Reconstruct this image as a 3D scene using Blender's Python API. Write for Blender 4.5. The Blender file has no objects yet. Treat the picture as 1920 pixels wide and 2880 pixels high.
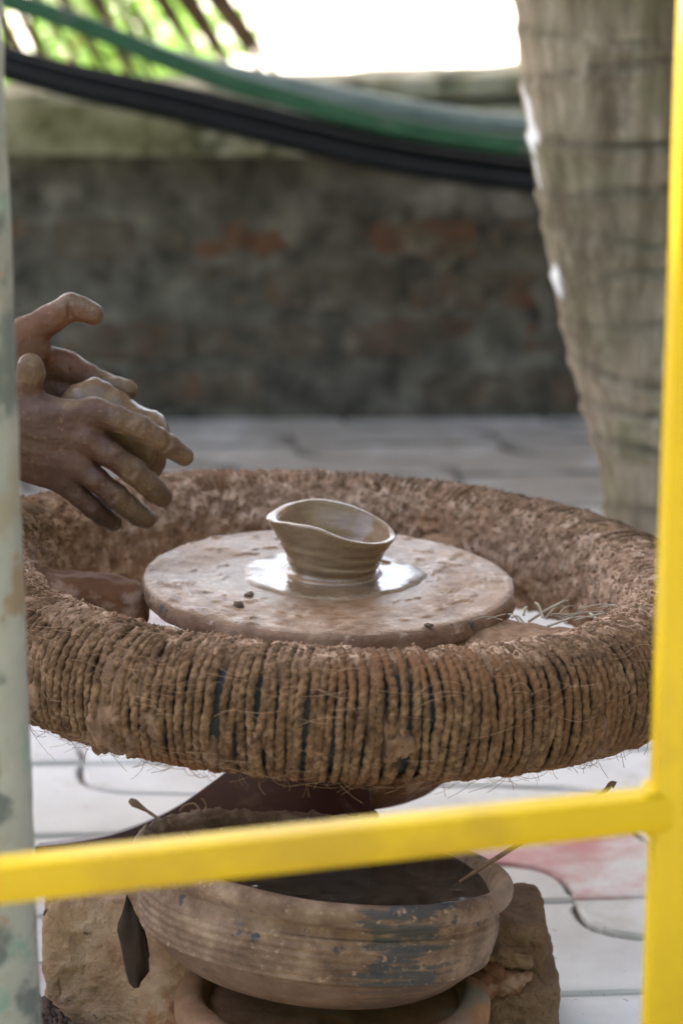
import bpy, math, random
import numpy as np
from mathutils import Vector, Matrix
rnd = random.Random(7)
R = math.radians
sc = bpy.context.scene
col = sc.collection

# ------------------------------------------------------------------ camera
PIT = R(14.625)
FPX = 8000.0                                   # focal length in pixels of the 1920 x 2880 photograph
CAM = np.array([0.011, -2.403, 1.05])
cd = bpy.data.cameras.new('camera'); cam = bpy.data.objects.new('camera', cd); col.objects.link(cam)
cam.location = CAM; cam.rotation_euler = (R(90) - PIT, 0, 0)
cd.sensor_fit = 'VERTICAL'; cd.sensor_height = 36.0; cd.lens = 100.0
cd.clip_start = 0.05; cd.clip_end = 300
cd.dof.use_dof = True; cd.dof.focus_distance = 2.33; cd.dof.aperture_fstop = 4.7
sc.camera = cam

# ------------------------------------------------------------------ sky, sun, exposure
SUN_EL, SUN_AZ = 50.0, -42.0                    # azimuth measured from +Y (north) towards +X
w = bpy.data.worlds.new('World'); sc.world = w; w.use_nodes = True
wn = w.node_tree; bg = wn.nodes['Background']
sky = wn.nodes.new('ShaderNodeTexSky'); sky.sky_type = 'NISHITA'; sky.sun_disc = False
sky.sun_elevation = R(SUN_EL); sky.sun_rotation = R(SUN_AZ)
sky.air_density = 0.8; sky.dust_density = 4.5; sky.ozone_density = 0.4
wn.links.new(sky.outputs[0], bg.inputs[0]); bg.inputs[1].default_value = 0.15
sl = bpy.data.lights.new('sun', 'SUN'); sl.energy = 4.0; sl.angle = R(0.5); sl.color = (1.0, 0.95, 0.86)
so = bpy.data.objects.new('sun', sl); col.objects.link(so)
sdir = Vector((math.sin(R(SUN_AZ)) * math.cos(R(SUN_EL)), math.cos(R(SUN_AZ)) * math.cos(R(SUN_EL)), math.sin(R(SUN_EL))))
so.rotation_euler = (-sdir).to_track_quat('-Z', 'Y').to_euler()
so.location = (-3, 4, 6)
sc.view_settings.view_transform = 'Standard'; sc.view_settings.look = 'None'
sc.view_settings.gamma = 1.0; sc.view_settings.exposure = 2.62
sc.render.engine = 'CYCLES'
sc.cycles.use_denoising = True
sc.cycles.max_bounces = 8; sc.cycles.diffuse_bounces = 4; sc.cycles.glossy_bounces = 4
sc.cycles.sample_clamp_indirect = 6.0

# ------------------------------------------------------------------ helpers
FW = np.array([0, math.cos(PIT), -math.sin(PIT)]); UP = np.array([0, math.sin(PIT), math.cos(PIT)])
def ray(x, y): return FW + np.array([1, 0, 0]) * (x - 960) / FPX + UP * (1440 - y) / FPX
def atY(x, y, Y):
    d = ray(x, y); return CAM + d * (Y - CAM[1]) / d[1]
def atZ(x, y, Z=0.0):
    d = ray(x, y); return CAM + d * (Z - CAM[2]) / d[2]

def _h(ix, iy, iz, seed):
    n = (ix * 374761393 + iy * 668265263 + iz * 1274126177 + seed * 144269504).astype(np.int64) & 0xFFFFFFFF
    n = ((n ^ (n >> 13)) * 1274126177) & 0xFFFFFFFF
    n = ((n ^ (n >> 15)) * 2246822519) & 0xFFFFFFFF
    return ((n ^ (n >> 16)) & 0xFFFF) / 32767.5 - 1.0
def vnoise(P, seed=0):
    P = np.asarray(P, float); i = np.floor(P).astype(np.int64); f = P - i; u = f * f * f * (f * (f * 6 - 15) + 10)
    r = 0
    for a in (0, 1):
        for b in (0, 1):
            for c in (0, 1):
                wgt = (u[..., 0] if a else 1 - u[..., 0]) * (u[..., 1] if b else 1 - u[..., 1]) * (u[..., 2] if c else 1 - u[..., 2])
                r = r + wgt * _h(i[..., 0] + a, i[..., 1] + b, i[..., 2] + c, seed)
    return r
def fbm(P, scale, octv=3, seed=0, gain=0.5):
    P = np.asarray(P, float) * scale; s = 0; a = 1; t = 0
    for k in range(octv):
        s = s + a * vnoise(P * (2.03 ** k) + 17.3 * k, seed + k); t += a; a *= gain
    return s / t
def sstep(a, b, x):
    t = np.clip((x - a) / (b - a), 0, 1); return t * t * (3 - 2 * t)

def mesh_quads(name, V, Q, smooth=True):
    V = np.asarray(V, np.float32).reshape(-1, 3); Q = np.asarray(Q, np.int32).reshape(-1, 4)
    me = bpy.data.meshes.new(name)
    me.vertices.add(len(V)); me.vertices.foreach_set('co', V.ravel())
    me.loops.add(Q.size); me.loops.foreach_set('vertex_index', Q.ravel())
    me.polygons.add(len(Q)); me.polygons.foreach_set('loop_start', np.arange(0, Q.size, 4, dtype=np.int32))
    me.polygons.foreach_set('use_smooth', np.full(len(Q), smooth))
    me.update(calc_edges=True); me.validate()
    return me
def mesh_py(name, V, F, smooth=False):
    me = bpy.data.meshes.new(name); me.from_pydata([tuple(map(float, v)) for v in V], [], F); me.update()
    if smooth: me.polygons.foreach_set('use_smooth', [True] * len(me.polygons))
    return me
def grid_quads(nu, nv, cu=False, cv=False, base=0):
    iu = np.arange(nu if cu else nu - 1); iv = np.arange(nv if cv else nv - 1)
    A, B = np.meshgrid(iu, iv, indexing='ij')
    A2 = (A + 1) % nu; B2 = (B + 1) % nv
    return base + np.stack([A * nv + B, A2 * nv + B, A2 * nv + B2, A * nv + B2], -1).reshape(-1, 4)
def link(name, me, mat=None, parent=None, loc=None, rot=None):
    o = bpy.data.objects.new(name, me); col.objects.link(o)
    if me is not None and mat is not None and not me.materials: me.materials.append(mat)
    if parent is not None: o.parent = parent
    if loc is not None: o.location = loc
    if rot is not None: o.rotation_euler = rot
    return o
def tag(o, label=None, cat=None, group=None, kind=None):
    if label: o['label'] = label
    if cat: o['category'] = cat
    if group: o['group'] = group
    if kind: o['kind'] = kind
    return o
def empty(name, loc=(0, 0, 0), rot=(0, 0, 0)):
    o = bpy.data.objects.new(name, None); o.empty_display_size = .05
    o.location = loc; o.rotation_euler = rot; col.objects.link(o); return o
def attr(me, name, vals):
    a = me.attributes.new(name, 'FLOAT', 'POINT'); a.data.foreach_set('value', np.asarray(vals, np.float32))

def tube(pts, rad, sides=10, cap=True, prof=None):
    """verts, quads of a tube through pts with radius (number or list)"""
    P = np.asarray(pts, float); n = len(P); rad = np.broadcast_to(np.asarray(rad, float), (n,))
    T = np.gradient(P, axis=0); T /= np.linalg.norm(T, axis=1)[:, None]
    ref = np.array([0, 0, 1.0]) if abs(T[:, 2]).mean() < .8 else np.array([1.0, 0, 0])
    A = np.cross(T, ref); A /= np.linalg.norm(A, axis=1)[:, None]; B = np.cross(A, T)
    a = np.linspace(0, 2 * np.pi, sides + 1)[:-1]
    V = P[:, None] + rad[:, None, None] * (np.cos(a)[None, :, None] * A[:, None] + np.sin(a)[None, :, None] * B[:, None])
    Q = grid_quads(n, sides, False, True)
    V = V.reshape(-1, 3)
    if cap:
        extra = []
        for e, base in ((0, 0), (1, (n - 1) * sides)):
            c = len(V); V = np.vstack([V, P[0 if e == 0 else -1][None]])
            for k in range(0, sides, 2):
                q = [base + k, base + (k + 1) % sides, base + (k + 2) % sides, c]
                extra.append(q if e else q[::-1])
        Q = np.vstack([Q, np.array(extra)])
    return V, Q
def spline(pts, n):
    P = np.asarray(pts, float); P = np.vstack([2 * P[0] - P[1], P, 2 * P[-1] - P[-2]])
    t = np.linspace(0, len(P) - 3 - 1e-6, n); i = t.astype(int); f = (t - i)[:, None]
    a, b, c, d = P[i], P[i + 1], P[i + 2], P[i + 3]
    return .5 * (2 * b + (c - a) * f + (2 * a - 5 * b + 4 * c - d) * f ** 2 + (3 * b - a - 3 * c + d) * f ** 3)
def lathe(prof, n=96):
    p = np.asarray(prof, float); a = np.linspace(0, 2 * np.pi, n + 1)[:-1]
    V = np.stack([p[None, :, 0] * np.cos(a)[:, None], p[None, :, 0] * np.sin(a)[:, None], np.broadcast_to(p[None, :, 1], (n, len(p)))], -1)
    return V, grid_quads(n, len(p), True, False)
def rbox(dx, dy, dz, n=(8, 8, 8), bev=.01, amp=.0, scale=20, seed=1, octv=4):
    """rounded box (half sizes) as displaced sphere-cube; verts, quads"""
    Vs, Qs, base = [], [], 0
    h = np.array([dx, dy, dz])
    for ax in range(3):
        for s in (-1, 1):
            u, v = [(1, 2), (2, 0), (0, 1)][ax]
            gu = np.linspace(-1, 1, n[u] + 1); gv = np.linspace(-1, 1, n[v] + 1)
            U, W = np.meshgrid(gu, gv, indexing='ij')
            P = np.zeros(U.shape + (3,)); P[..., ax] = s * h[ax]; P[..., u] = U * h[u]; P[..., v] = W * h[v]
            Q = grid_quads(n[u] + 1, n[v] + 1, base=base)
            if s < 0: Q = Q[:, ::-1]
            Vs.append(P.reshape(-1, 3)); Qs.append(Q); base += P.size // 3
    V = np.vstack(Vs); Q = np.vstack(Qs)
    inner = np.clip(V, -(h - bev), h - bev); d = V - inner; L = np.linalg.norm(d, axis=1)[:, None]
    nrm = d / np.maximum(L, 1e-9); V = inner + nrm * np.minimum(L, bev)
    if amp: V = V + nrm * (amp * fbm(V + seed * 3.1, scale, octv, seed))[:, None]
    return V, Q

# ------------------------------------------------------------------ materials
class NB:
    def __init__(s, name):
        s.m = bpy.data.materials.new(name); s.m.use_nodes = True; s.t = s.m.node_tree; s.n = s.t.nodes; s.b = s.n['Principled BSDF']
        s.b.inputs['Specular IOR Level'].default_value = .3
        s.k = 1.02 if name in ('old_brick', 'mud_mortar') else 1.0
        s.w = name != 'mud_mortar' and any(k in name for k in ('mud', 'rope', 'clay', 'skin', 'brick', 'terracotta', 'drum', 'twig', 'spoke', 'fibre', 'slip'))
        tc = s.n.new('ShaderNodeTexCoord'); s.co = tc.outputs['Object']
    def rand_offset(s, k=13.0):
        oi = s.n.new('ShaderNodeObjectInfo'); s.rnd = oi.outputs['Random']
        mu = s.n.new('ShaderNodeMath'); mu.operation = 'MULTIPLY'; mu.inputs[1].default_value = k; s.l(s.rnd, mu.inputs[0])
        a = s.n.new('ShaderNodeVectorMath'); a.operation = 'ADD'; s.l(s.co, a.inputs[0]); s.l(mu.outputs[0], a.inputs[1]); s.co = a.outputs[0]
    def l(s, a, b): s.t.links.new(a, b)
    def scaled(s, v):
        m = s.n.new('ShaderNodeMapping'); m.inputs['Scale'].default_value = v; s.l(s.co, m.inputs[0]); return m.outputs[0]
    def noise(s, scale, detail=4, rough=.55, co=None, dist=0):
        x = s.n.new('ShaderNodeTexNoise'); x.inputs['Scale'].default_value = scale; x.inputs['Detail'].default_value = detail
        x.inputs['Roughness'].default_value = rough; x.inputs['Distortion'].default_value = dist
        s.l(co or s.co, x.inputs['Vector']); return x.outputs[0]
    def tint(s, c): return (c[0] * .95 * s.k, c[1] * .86 * s.k, c[2] * .79 * s.k) if s.w and len(c) == 3 and not (c[0] == c[1] == c[2]) else tuple(c)
    def ramp(s, fac, stops):
        stops = [(p, s.tint(c)) for p, c in stops]
        r = s.n.new('ShaderNodeValToRGB'); e = r.color_ramp.elements
        while len(e) < len(stops): e.new(.5)
        for k, (p, c) in enumerate(stops):
            e[k].position = p; e[k].color = tuple(c) + (1,) if len(c) == 3 else c
        s.l(fac, r.inputs[0]); return r.outputs[0]
    def mask(s, fac, lo, hi):
        r = s.n.new('ShaderNodeMapRange'); r.interpolation_type = 'SMOOTHSTEP'; r.inputs[1].default_value = lo; r.inputs[2].default_value = hi
        s.l(fac, r.inputs[0]); return r.outputs[0]
    def mix(s, fac, a, b, mode='MIX'):
        m = s.n.new('ShaderNodeMix'); m.data_type = 'RGBA'; m.blend_type = mode
        for v, i in ((fac, 0), (a, 6), (b, 7)):
            if isinstance(v, (tuple, list)): m.inputs[i].default_value = tuple(s.tint(v)) + (1,)
            elif isinstance(v, (int, float)): m.inputs[i].default_value = v
            else: s.l(v, m.inputs[i])
        return m.outputs[2]
    def math(s, op, a, b=0.0):
        m = s.n.new('ShaderNodeMath'); m.operation = op
        for v, i in ((a, 0), (b, 1)):
            if isinstance(v, (int, float)): m.inputs[i].default_value = v
            else: s.l(v, m.inputs[i])
        return m.outputs[0]
    def attr(s, name):
        a = s.n.new('ShaderNodeAttribute'); a.attribute_name = name; return a.outputs['Fac']
    def sep(s, co=None):
        x = s.n.new('ShaderNodeSeparateXYZ'); s.l(co or s.co, x.inputs[0]); return x.outputs
    def bump(s, h, strength=.5, dist=.002):
        b = s.n.new('ShaderNodeBump'); b.inputs['Strength'].default_value = strength; b.inputs['Distance'].default_value = dist
        s.l(h, b.inputs['Height'])
        if s.b.inputs['Normal'].is_linked: s.l(s.b.inputs['Normal'].links[0].from_socket, b.inputs['Normal'])
        s.l(b.outputs[0], s.b.inputs['Normal'])
    def out(s, color=None, rough=.8, spec=None):
        if color is not None:
            if isinstance(color, (tuple, list)): s.b.inputs['Base Color'].default_value = tuple(color) + (1,)
            else: s.l(color, s.b.inputs['Base Color'])
        if isinstance(rough, (int, float)): s.b.inputs['Roughness'].default_value = rough
        else: s.l(rough, s.b.inputs['Roughness'])
        if spec is not None: s.b.inputs['Specular IOR Level'].default_value = spec
        return s.m

def m_simple(name, stops, scale, rough=.8, bumps=(), layers=(), detail=5, spec=.3, randomize=False, stretch=None):
    b = NB(name)
    if randomize: b.rand_offset()
    co = b.scaled(stretch) if stretch else None
    c = b.ramp(b.noise(scale, detail, .6, co), stops)
    for (colr, sc_, lo, hi) in layers: c = b.mix(b.mask(b.noise(sc_, 5, .6), lo, hi), c, colr)
    for (s_, st, d) in bumps: b.bump(b.noise(s_, 5, .65), st, d)
    return b.out(c, rough, spec)

# mud that coats the ring: pinkish grey-brown dried clay
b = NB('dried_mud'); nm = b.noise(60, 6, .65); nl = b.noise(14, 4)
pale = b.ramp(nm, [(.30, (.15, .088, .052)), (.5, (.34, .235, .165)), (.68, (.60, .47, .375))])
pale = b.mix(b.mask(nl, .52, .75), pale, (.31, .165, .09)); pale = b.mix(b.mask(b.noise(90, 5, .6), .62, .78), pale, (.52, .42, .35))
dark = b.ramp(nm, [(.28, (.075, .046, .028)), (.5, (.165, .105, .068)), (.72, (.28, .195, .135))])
c = b.mix(b.attr('dry'), dark, pale)  # dry: paler clay colour inside and on top, also standing in for light there
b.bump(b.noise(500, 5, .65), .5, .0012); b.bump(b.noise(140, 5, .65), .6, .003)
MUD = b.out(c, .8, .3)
MUDG = m_simple('mud_grain', [(.3, (.15, .088, .05)), (.7, (.36, .245, .165))], 90, .85)
b = NB('jute_rope'); n1 = b.noise(9, 3); n2 = b.noise(160, 6, .7)
c = b.ramp(b.math('ADD', b.math('MULTIPLY', n2, .6), b.math('MULTIPLY', b.noise(55, 5, .65), .4)), [(.36, (.036, .021, .011)), (.5, (.118, .073, .041)), (.63, (.25, .172, .108))])
c = b.mix(b.mask(n1, .5, .75), c, (.16, .082, .040), 'MIX')
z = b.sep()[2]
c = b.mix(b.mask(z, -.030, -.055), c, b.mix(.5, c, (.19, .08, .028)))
b.bump(b.noise(700, 4, .7), .6, .0012)
ROPE = b.out(c, .85, .2)
TYRE = m_simple('black_rubber', [(.3, (.012, .012, .014)), (.7, (.035, .035, .04))], 40, .6)
FIBRE = m_simple('loose_fibre', [(.3, (.20, .13, .075)), (.7, (.34, .25, .16))], 30, .7)
# disc: wet and dry clay film over wood / cement
b = NB('disc_clay'); st = b.n.new('ShaderNodeTexCoord')
n2 = b.noise(9, 4); n3 = b.noise(120, 5, .7)
x = b.sep(); rad = b.math('SQRT', b.math('ADD', b.math('MULTIPLY', x[0], x[0]), b.math('MULTIPLY', x[1], x[1])))
cv = b.n.new('ShaderNodeCombineXYZ'); b.l(b.math('MULTIPLY', rad, 70.0), cv.inputs[0]); b.l(b.math('MULTIPLY', b.math('ARCTAN2', x[1], x[0]), 2.2), cv.inputs[1])
n = b.math('ADD', b.math('MULTIPLY', b.noise(44, 8, .74), .6), b.math('MULTIPLY', b.noise(1.2, 7, .74, cv.outputs[0]), .4))
c = b.ramp(n, [(.36, (.11, .06, .033)), (.46, (.225, .142, .088)), (.53, (.325, .232, .165)), (.62, (.52, .44, .375))])
c = b.mix(b.mask(n2, .50, .68), c, (.29, .175, .10))
c = b.mix(b.mask(n3, .60, .66), c, (.10, .065, .05))
c = b.mix(b.mask(b.noise(45, 6, .7, b.scaled((1, 2.6, 1))), .63, .67), c, (.07, .06, .055))
b.bump(n3, .5, .0014); b.bump(n, .7, .004)
dry = b.mask(b.math('ADD', rad, b.math('MULTIPLY', b.math('SUBTRACT', b.noise(30, 5, .7), .5), .06)), .075, .115)
c = b.mix(dry, b.mix(.5, c, (.16, .105, .065)), c)
DISC = b.out(c, b.math('ADD', .10, b.math('MULTIPLY', dry, b.ramp(b.noise(14, 4), [(.35, (.18, .18, .18)), (.65, (.52, .52, .52))]))), .5)
DISC_SIDE = m_simple('disc_side_clay', [(.3, (.15, .085, .05)), (.7, (.29, .195, .135))], 40, .7, [(200, .5, .002), (60, .6, .004)], [((.08, .075, .075), 30, .60, .66), ((.38, .30, .24), 70, .6, .72)])
SPOKE = m_simple('spoke_mud', [(.3, (.10, .045, .020)), (.7, (.18, .085, .038))], 25, .85, [(150, .5, .002)], [((.32, .22, .16), 30, .52, .66)])
# cup: wet leather-brown clay
b = NB('wet_clay'); z = b.sep()[2]
n = b.noise(60, 5, .6, b.scaled((1, 1, 5))); c = b.ramp(n, [(.3, (.21, .145, .088)), (.7, (.29, .21, .138))])
b.bump(b.noise(90, 4, .6, b.scaled((.5, .5, 6))), .25, .001)
CUP = b.out(c, b.ramp(b.noise(70, 4), [(.35, (.12, .12, .12)), (.65, (.34, .34, .34))]), .6)
b = NB('slip_puddle'); b.bump(b.noise(75, 4, .6), .35, .0014); b.bump(b.noise(22, 3, .5), .16, .003)
b.b.inputs['IOR'].default_value = 1.5
x = b.sep(); pr_ = b.math('SQRT', b.math('ADD', b.math('MULTIPLY', x[0], x[0]), b.math('MULTIPLY', x[1], x[1])))
PUDDLE = b.out(b.ramp(b.noise(30, 3), [(.3, (.13, .09, .055)), (.7, (.21, .155, .105))]), b.math('ADD', b.ramp(b.noise(38, 5, .65), [(.42, (.02, .02, .02)), (.62, (.24, .24, .24))]), b.math('MULTIPLY', b.mask(b.math('ADD', pr_, b.math('MULTIPLY', b.math('SUBTRACT', b.noise(40, 4, .65), .5), .03)), .062, .080), .35)), .8)
WETCLAY = m_simple('lump_clay', [(.3, (.105, .068, .042)), (.7, (.19, .132, .086))], 40, .34, [(120, .3, .0015)], [((.15, .09, .055), 18, .55, .7)], spec=.45)
# skin with clay film (attribute 'clay')
b = NB('muddy_skin'); a = b.attr('clay'); fa = b.attr('far')
n = b.noise(28, 5, .6); nf = b.noise(260, 4, .6)
skin = b.ramp(n, [(.3, (.062, .031, .023)), (.7, (.100, .054, .041))])
palm = b.ramp(n, [(.3, (.085, .038, .022)), (.7, (.150, .072, .043))])
skin = b.mix(fa, skin, palm)
clay = b.ramp(b.noise(55, 5, .65), [(.3, (.085, .052, .030)), (.7, (.165, .110, .070))])
am = b.mask(b.math('ADD', a, b.math('MULTIPLY', b.math('SUBTRACT', b.noise(45, 5, .65), .5), 1.3)), .35, .7)
c = b.mix(am, skin, clay)
b.bump(nf, .8, .0012); b.bump(b.noise(80, 5, .65), .7, .0028); b.bump(b.noise(150, 3, .5, b.scaled((1, .6, .35))), .5, .0014)
c = b.mix(b.mask(b.noise(120, 5, .7), .58, .66), c, b.mix(.5, c, (.20, .14, .095)))
SKIN = b.out(c, b.ramp(b.noise(30, 3), [(.32, (.30, .30, .30)), (.6, (.72, .72, .72))]), .4)
# pavers
b = NB('paver_cement'); b.rand_offset(); oi = b.n.new('ShaderNodeObjectInfo')
c = b.ramp(b.noise(7, 6, .62), [(.25, (.60, .58, .56)), (.5, (.74, .735, .73)), (.78, (.82, .82, .82))])
wx = b.n.new('ShaderNodeSeparateColor'); b.l(oi.outputs['Color'], wx.inputs[0])
redmask = b.math('MULTIPLY', b.mask(b.noise(6, 5, .65), .34, .62), wx.outputs[0])
c = b.mix(redmask, c, (.60, .27, .27))
dirt = b.math('MULTIPLY', b.mask(b.noise(5, 6, .7), .30, .55), wx.outputs[1])
c = b.mix(b.math('MULTIPLY', dirt, .75), c, (.36, .325, .27))
ec = b.math('MULTIPLY', b.math('MULTIPLY', b.attr('edge'), b.attr('edge')), b.math('ADD', .10, b.math('MULTIPLY', wx.outputs[1], .85)))
c = b.mix(b.math('MULTIPLY', ec, b.mask(b.noise(14, 4), .3, .6)), c, (.10, .09, .075))
c = b.mix(b.mask(b.noise(120, 3, .6), .68, .74), c, (.33, .27, .21)); c = b.mix(b.math('MULTIPLY', b.mask(b.noise(11, 6, .72), .52, .72), .4), c, (.46, .40, .33)); c = b.mix(b.mask(b.noise(38, 4, .6), .69, .73), c, (.40, .29, .20))
c = b.mix(b.mask(b.sep()[2], -.0008, -.0035), c, (.50, .38, .29))
b.bump(b.noise(420, 3, .6), .35, .001)
PAVER = b.out(c, .72, .3)
GROUT = m_simple('grout', [(.3, (.09, .075, .06)), (.7, (.20, .17, .135))], 60, .9)
SAND = m_simple('pale_sand', [(.3, (.46, .41, .33)), (.7, (.62, .57, .48))], 1.5, .95)
# wall
b = NB('old_brick'); b.rand_offset(); oi = b.n.new('ShaderNodeObjectInfo')
brk = b.ramp(b.noise(22, 5, .65), [(.3, (.095, .056, .038)), (.7, (.185, .108, .075))])
mud = b.ramp(b.noise(18, 6, .7), [(.3, (.066, .060, .048)), (.7, (.18, .168, .135))])
wx = b.n.new('ShaderNodeSeparateColor'); b.l(oi.outputs['Color'], wx.inputs[0])
cov = b.mask(b.math('ADD', b.math('MULTIPLY', b.noise(12, 6, .7), 1.0), wx.outputs[0]), .95, 1.15)
c = b.mix(cov, brk, mud); c = b.mix(b.mask(b.noise(9, 6, .7), .54, .68), c, (.22, .215, .18)); c = b.mix(b.mask(b.noise(16, 6, .7), .57, .68), c, (.17, .105, .06))
c = b.mix(b.mask(b.noise(30, 4), .62, .72), c, (.05, .048, .04))
b.bump(b.noise(60, 6, .7), .8, .008)
BRICK = b.out(c, .95, .1)
MORTAR = m_simple('mud_mortar', [(.34, (.052, .046, .035)), (.66, (.185, .168, .130))], 14, .95, [(40, .9, .016)], [((.24, .22, .175), 7, .55, .70), ((.05, .044, .036), 10, .58, .68)])
COPING = m_simple('mossy_coping', [(.3, (.13, .125, .06)), (.5, (.30, .295, .19)), (.72, (.50, .49, .40))], 11, .9, [(60, .6, .006)], [((.075, .08, .04), 7, .55, .68), ((.05, .05, .04), 20, .66, .74)])
b = NB('palm_bark'); x = b.sep()
fi = b.noise(34, 6, .7, b.scaled((1, 1, .16))); c = b.ramp(fi, [(.29, (.11, .085, .055)), (.5, (.27, .22, .155)), (.70, (.50, .43, .33))])
c = b.mix(b.mask(b.noise(7, 5, .65), .48, .64), c, b.mix(.45, c, (.13, .14, .065)))
c = b.mix(b.math('MULTIPLY', b.attr('band'), .6), c, b.mix(.7, c, (.10, .078, .05)))
sa = b.attr('scar'); c = b.mix(b.math('MULTIPLY', sa, b.mask(b.noise(14, 4, .65), .25, .5)), c, (.045, .035, .024)); c = b.mix(b.mask(b.noise(11, 6, .7, b.scaled((1, 1, .5))), .52, .66), c, b.mix(.7, c, (.085, .066, .042)))
wa = b.attr('white'); c = b.mix(wa, c, (.72, .72, .72))
b.bump(fi, .5, .005); b.bump(b.noise(120, 4, .7, b.scaled((1, 1, .25))), .5, .003)
BARK = b.out(c, .92, .15)
GREENP = m_simple('green_plastic', [(.3, (.016, .070, .034)), (.7, (.04, .12, .06))], 12, .45, [(30, .3, .004)], [((.10, .12, .09), 18, .58, .72)], spec=.3)
TEALP = m_simple('teal_plastic', [(.3, (.15, .21, .185)), (.7, (.30, .35, .32))], 12, .35, spec=.5)
BLACKP = m_simple('black_plastic', [(.3, (.006, .006, .006)), (.7, (.013, .013, .013))], 12, .6, spec=.15)
YELLOW = m_simple('yellow_enamel', [(.3, (.46, .32, .003)), (.7, (.52, .365, .005))], 9, .38, [(25, .15, .002)], [((.40, .265, .012), 7, .52, .70), ((.36, .23, .02), 16, .66, .76), ((.12, .07, .03), 70, .725, .75)], spec=.22)
POSTM = m_simple('peeling_pale_green_paint', [(.3, (.225, .235, .215)), (.7, (.37, .385, .36))], 9, .6, [(80, .4, .002)], [((.12, .14, .135), 13, .52, .60), ((.26, .20, .14), 17, .57, .64), ((.27, .25, .20), 15, .54, .66), ((.19, .29, .25), 22, .56, .68), ((.13, .105, .07), 34, .66, .74)])
MAROON = m_simple('maroon_paint', [(.3, (.045, .012, .010)), (.7, (.085, .025, .02))], 15, .4, [(60, .3, .002)], [((.14, .07, .05), 20, .6, .72)], spec=.45)
# terracotta pot with dark glaze-like stains
b = NB('terracotta'); n = b.noise(40, 6, .65); x = b.sep()
c = b.ramp(n, [(.32, (.095, .058, .034)), (.5, (.185, .122, .078)), (.68, (.30, .22, .155))])
sm = b.math('ADD', b.noise(16, 6, .72), b.mask(x[0], -.03, .06)); sm = b.math('SUBTRACT', sm, b.mask(x[0], .07, .15))
stain = b.mask(b.math('MULTIPLY', sm, b.noise(60, 4, .6, b.scaled((.35, .35, 2.5)))), .60, .74)
c = b.mix(b.math('MULTIPLY', stain, .85), c, (.045, .055, .06))
c = b.mix(b.mask(b.noise(48, 3, .6), .65, .69), c, (.05, .052, .058))
c = b.mix(b.mask(b.noise(9, 4), .52, .66), c, b.mix(.6, c, (.36, .27, .21)))
c = b.mix(b.mask(b.noise(150, 5, .7), .58, .68), c, (.36, .27, .19)); c = b.mix(b.mask(b.noise(95, 5, .7), .62, .70), c, (.075, .05, .035)); c = b.mix(b.mask(x[2], -.0665, -.0695), c, b.mix(.6, c, (.12, .062, .03)))
b.bump(b.noise(220, 5, .7), .8, .0020); b.bump(n, .5, .003)
POT = b.out(c, .62, .35)
SLURRY = m_simple('dark_slurry', [(.3, (.012, .011, .010)), (.7, (.05, .04, .03))], 60, .03, [(60, .12, .002)], spec=.6)
BLOCK = m_simple('mud_plaster', [(.28, (.31, .18, .10)), (.5, (.53, .36, .23)), (.75, (.72, .58, .45))], 20, .88, [(260, .9, .0025), (90, 1.0, .006), (35, .8, .010)],
                 [((.42, .20, .09), 9, .54, .68), ((.16, .115, .085), 42, .64, .72)])
BLOCKR = m_simple('mud_plaster_grey', [(.28, (.13, .078, .040)), (.5, (.215, .138, .082)), (.75, (.32, .228, .15))], 20, .88, [(260, .9, .0025), (90, 1.0, .006), (35, .8, .010)],
                 [((.30, .12, .06), 11, .58, .70), ((.11, .08, .06), 42, .64, .72)])
DRUM = m_simple('drum_clay', [(.3, (.17, .092, .05)), (.6, (.27, .17, .105)), (.8, (.34, .24, .165))], 24, .8, [(160, .4, .002), (30, .5, .005)], [((.45, .20, .08), 10, .56, .70), ((.23, .215, .17), 13, .55, .68)])
LEAFDRY = m_simple('dry_leaf', [(.3, (.026, .015, .009)), (.7, (.060, .037, .022))], 40, .8, [(80, .6, .003)])
TWIG = m_simple('twig_bark', [(.3, (.12, .075, .05)), (.7, (.26, .18, .13))], 90, .8, [(200, .6, .002)])
STRAW = m_simple('straw', [(.3, (.26, .205, .14)), (.7, (.44, .38, .29))], 60, .6)
CRUMB = m_simple('dark_crumb', [(.3, (.09, .055, .035)), (.7, (.17, .11, .075))], 80, .8, [(200, .6, .002)])
SOIL = m_simple('dark_soil', [(.3, (.05, .035, .028)), (.7, (.16, .11, .085))], 90, .9)
FROND = m_simple('dry_palm', [(.3, (.07, .045, .025)), (.7, (.17, .11, .065))], 30, .7)
b = NB('leaf_green'); b.out(b.ramp(b.noise(3, 3), [(.3, (.09, .19, .035)), (.7, (.24, .36, .08))]), .5)
tr = b.n.new('ShaderNodeBsdfTranslucent'); tr.inputs[0].default_value = (.20, .38, .05, 1)
mx = b.n.new('ShaderNodeMixShader'); mx.inputs[0].default_value = .4; b.l(b.b.outputs[0], mx.inputs[1]); b.l(tr.outputs[0], mx.inputs[2])
b.l(mx.outputs[0], b.n['Material Output'].inputs[0]); LEAFG = b.m
SCREENM = m_simple('screen_leaves', [(.3, (.02, .045, .012)), (.7, (.06, .11, .03))], 14, .7, [(30, .8, .03)])
THATCH = m_simple('thatch', [(.3, (.12, .09, .05)), (.7, (.26, .20, .13))], 9, .95)

# ------------------------------------------------------------------ the setting
g = link('ground', mesh_py('ground', [(-80, -60, -.05), (80, -60, -.05), (80, 140, -.05), (-80, 140, -.05)], [(0, 1, 2, 3)]), SAND); tag(g, kind='structure')

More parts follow.
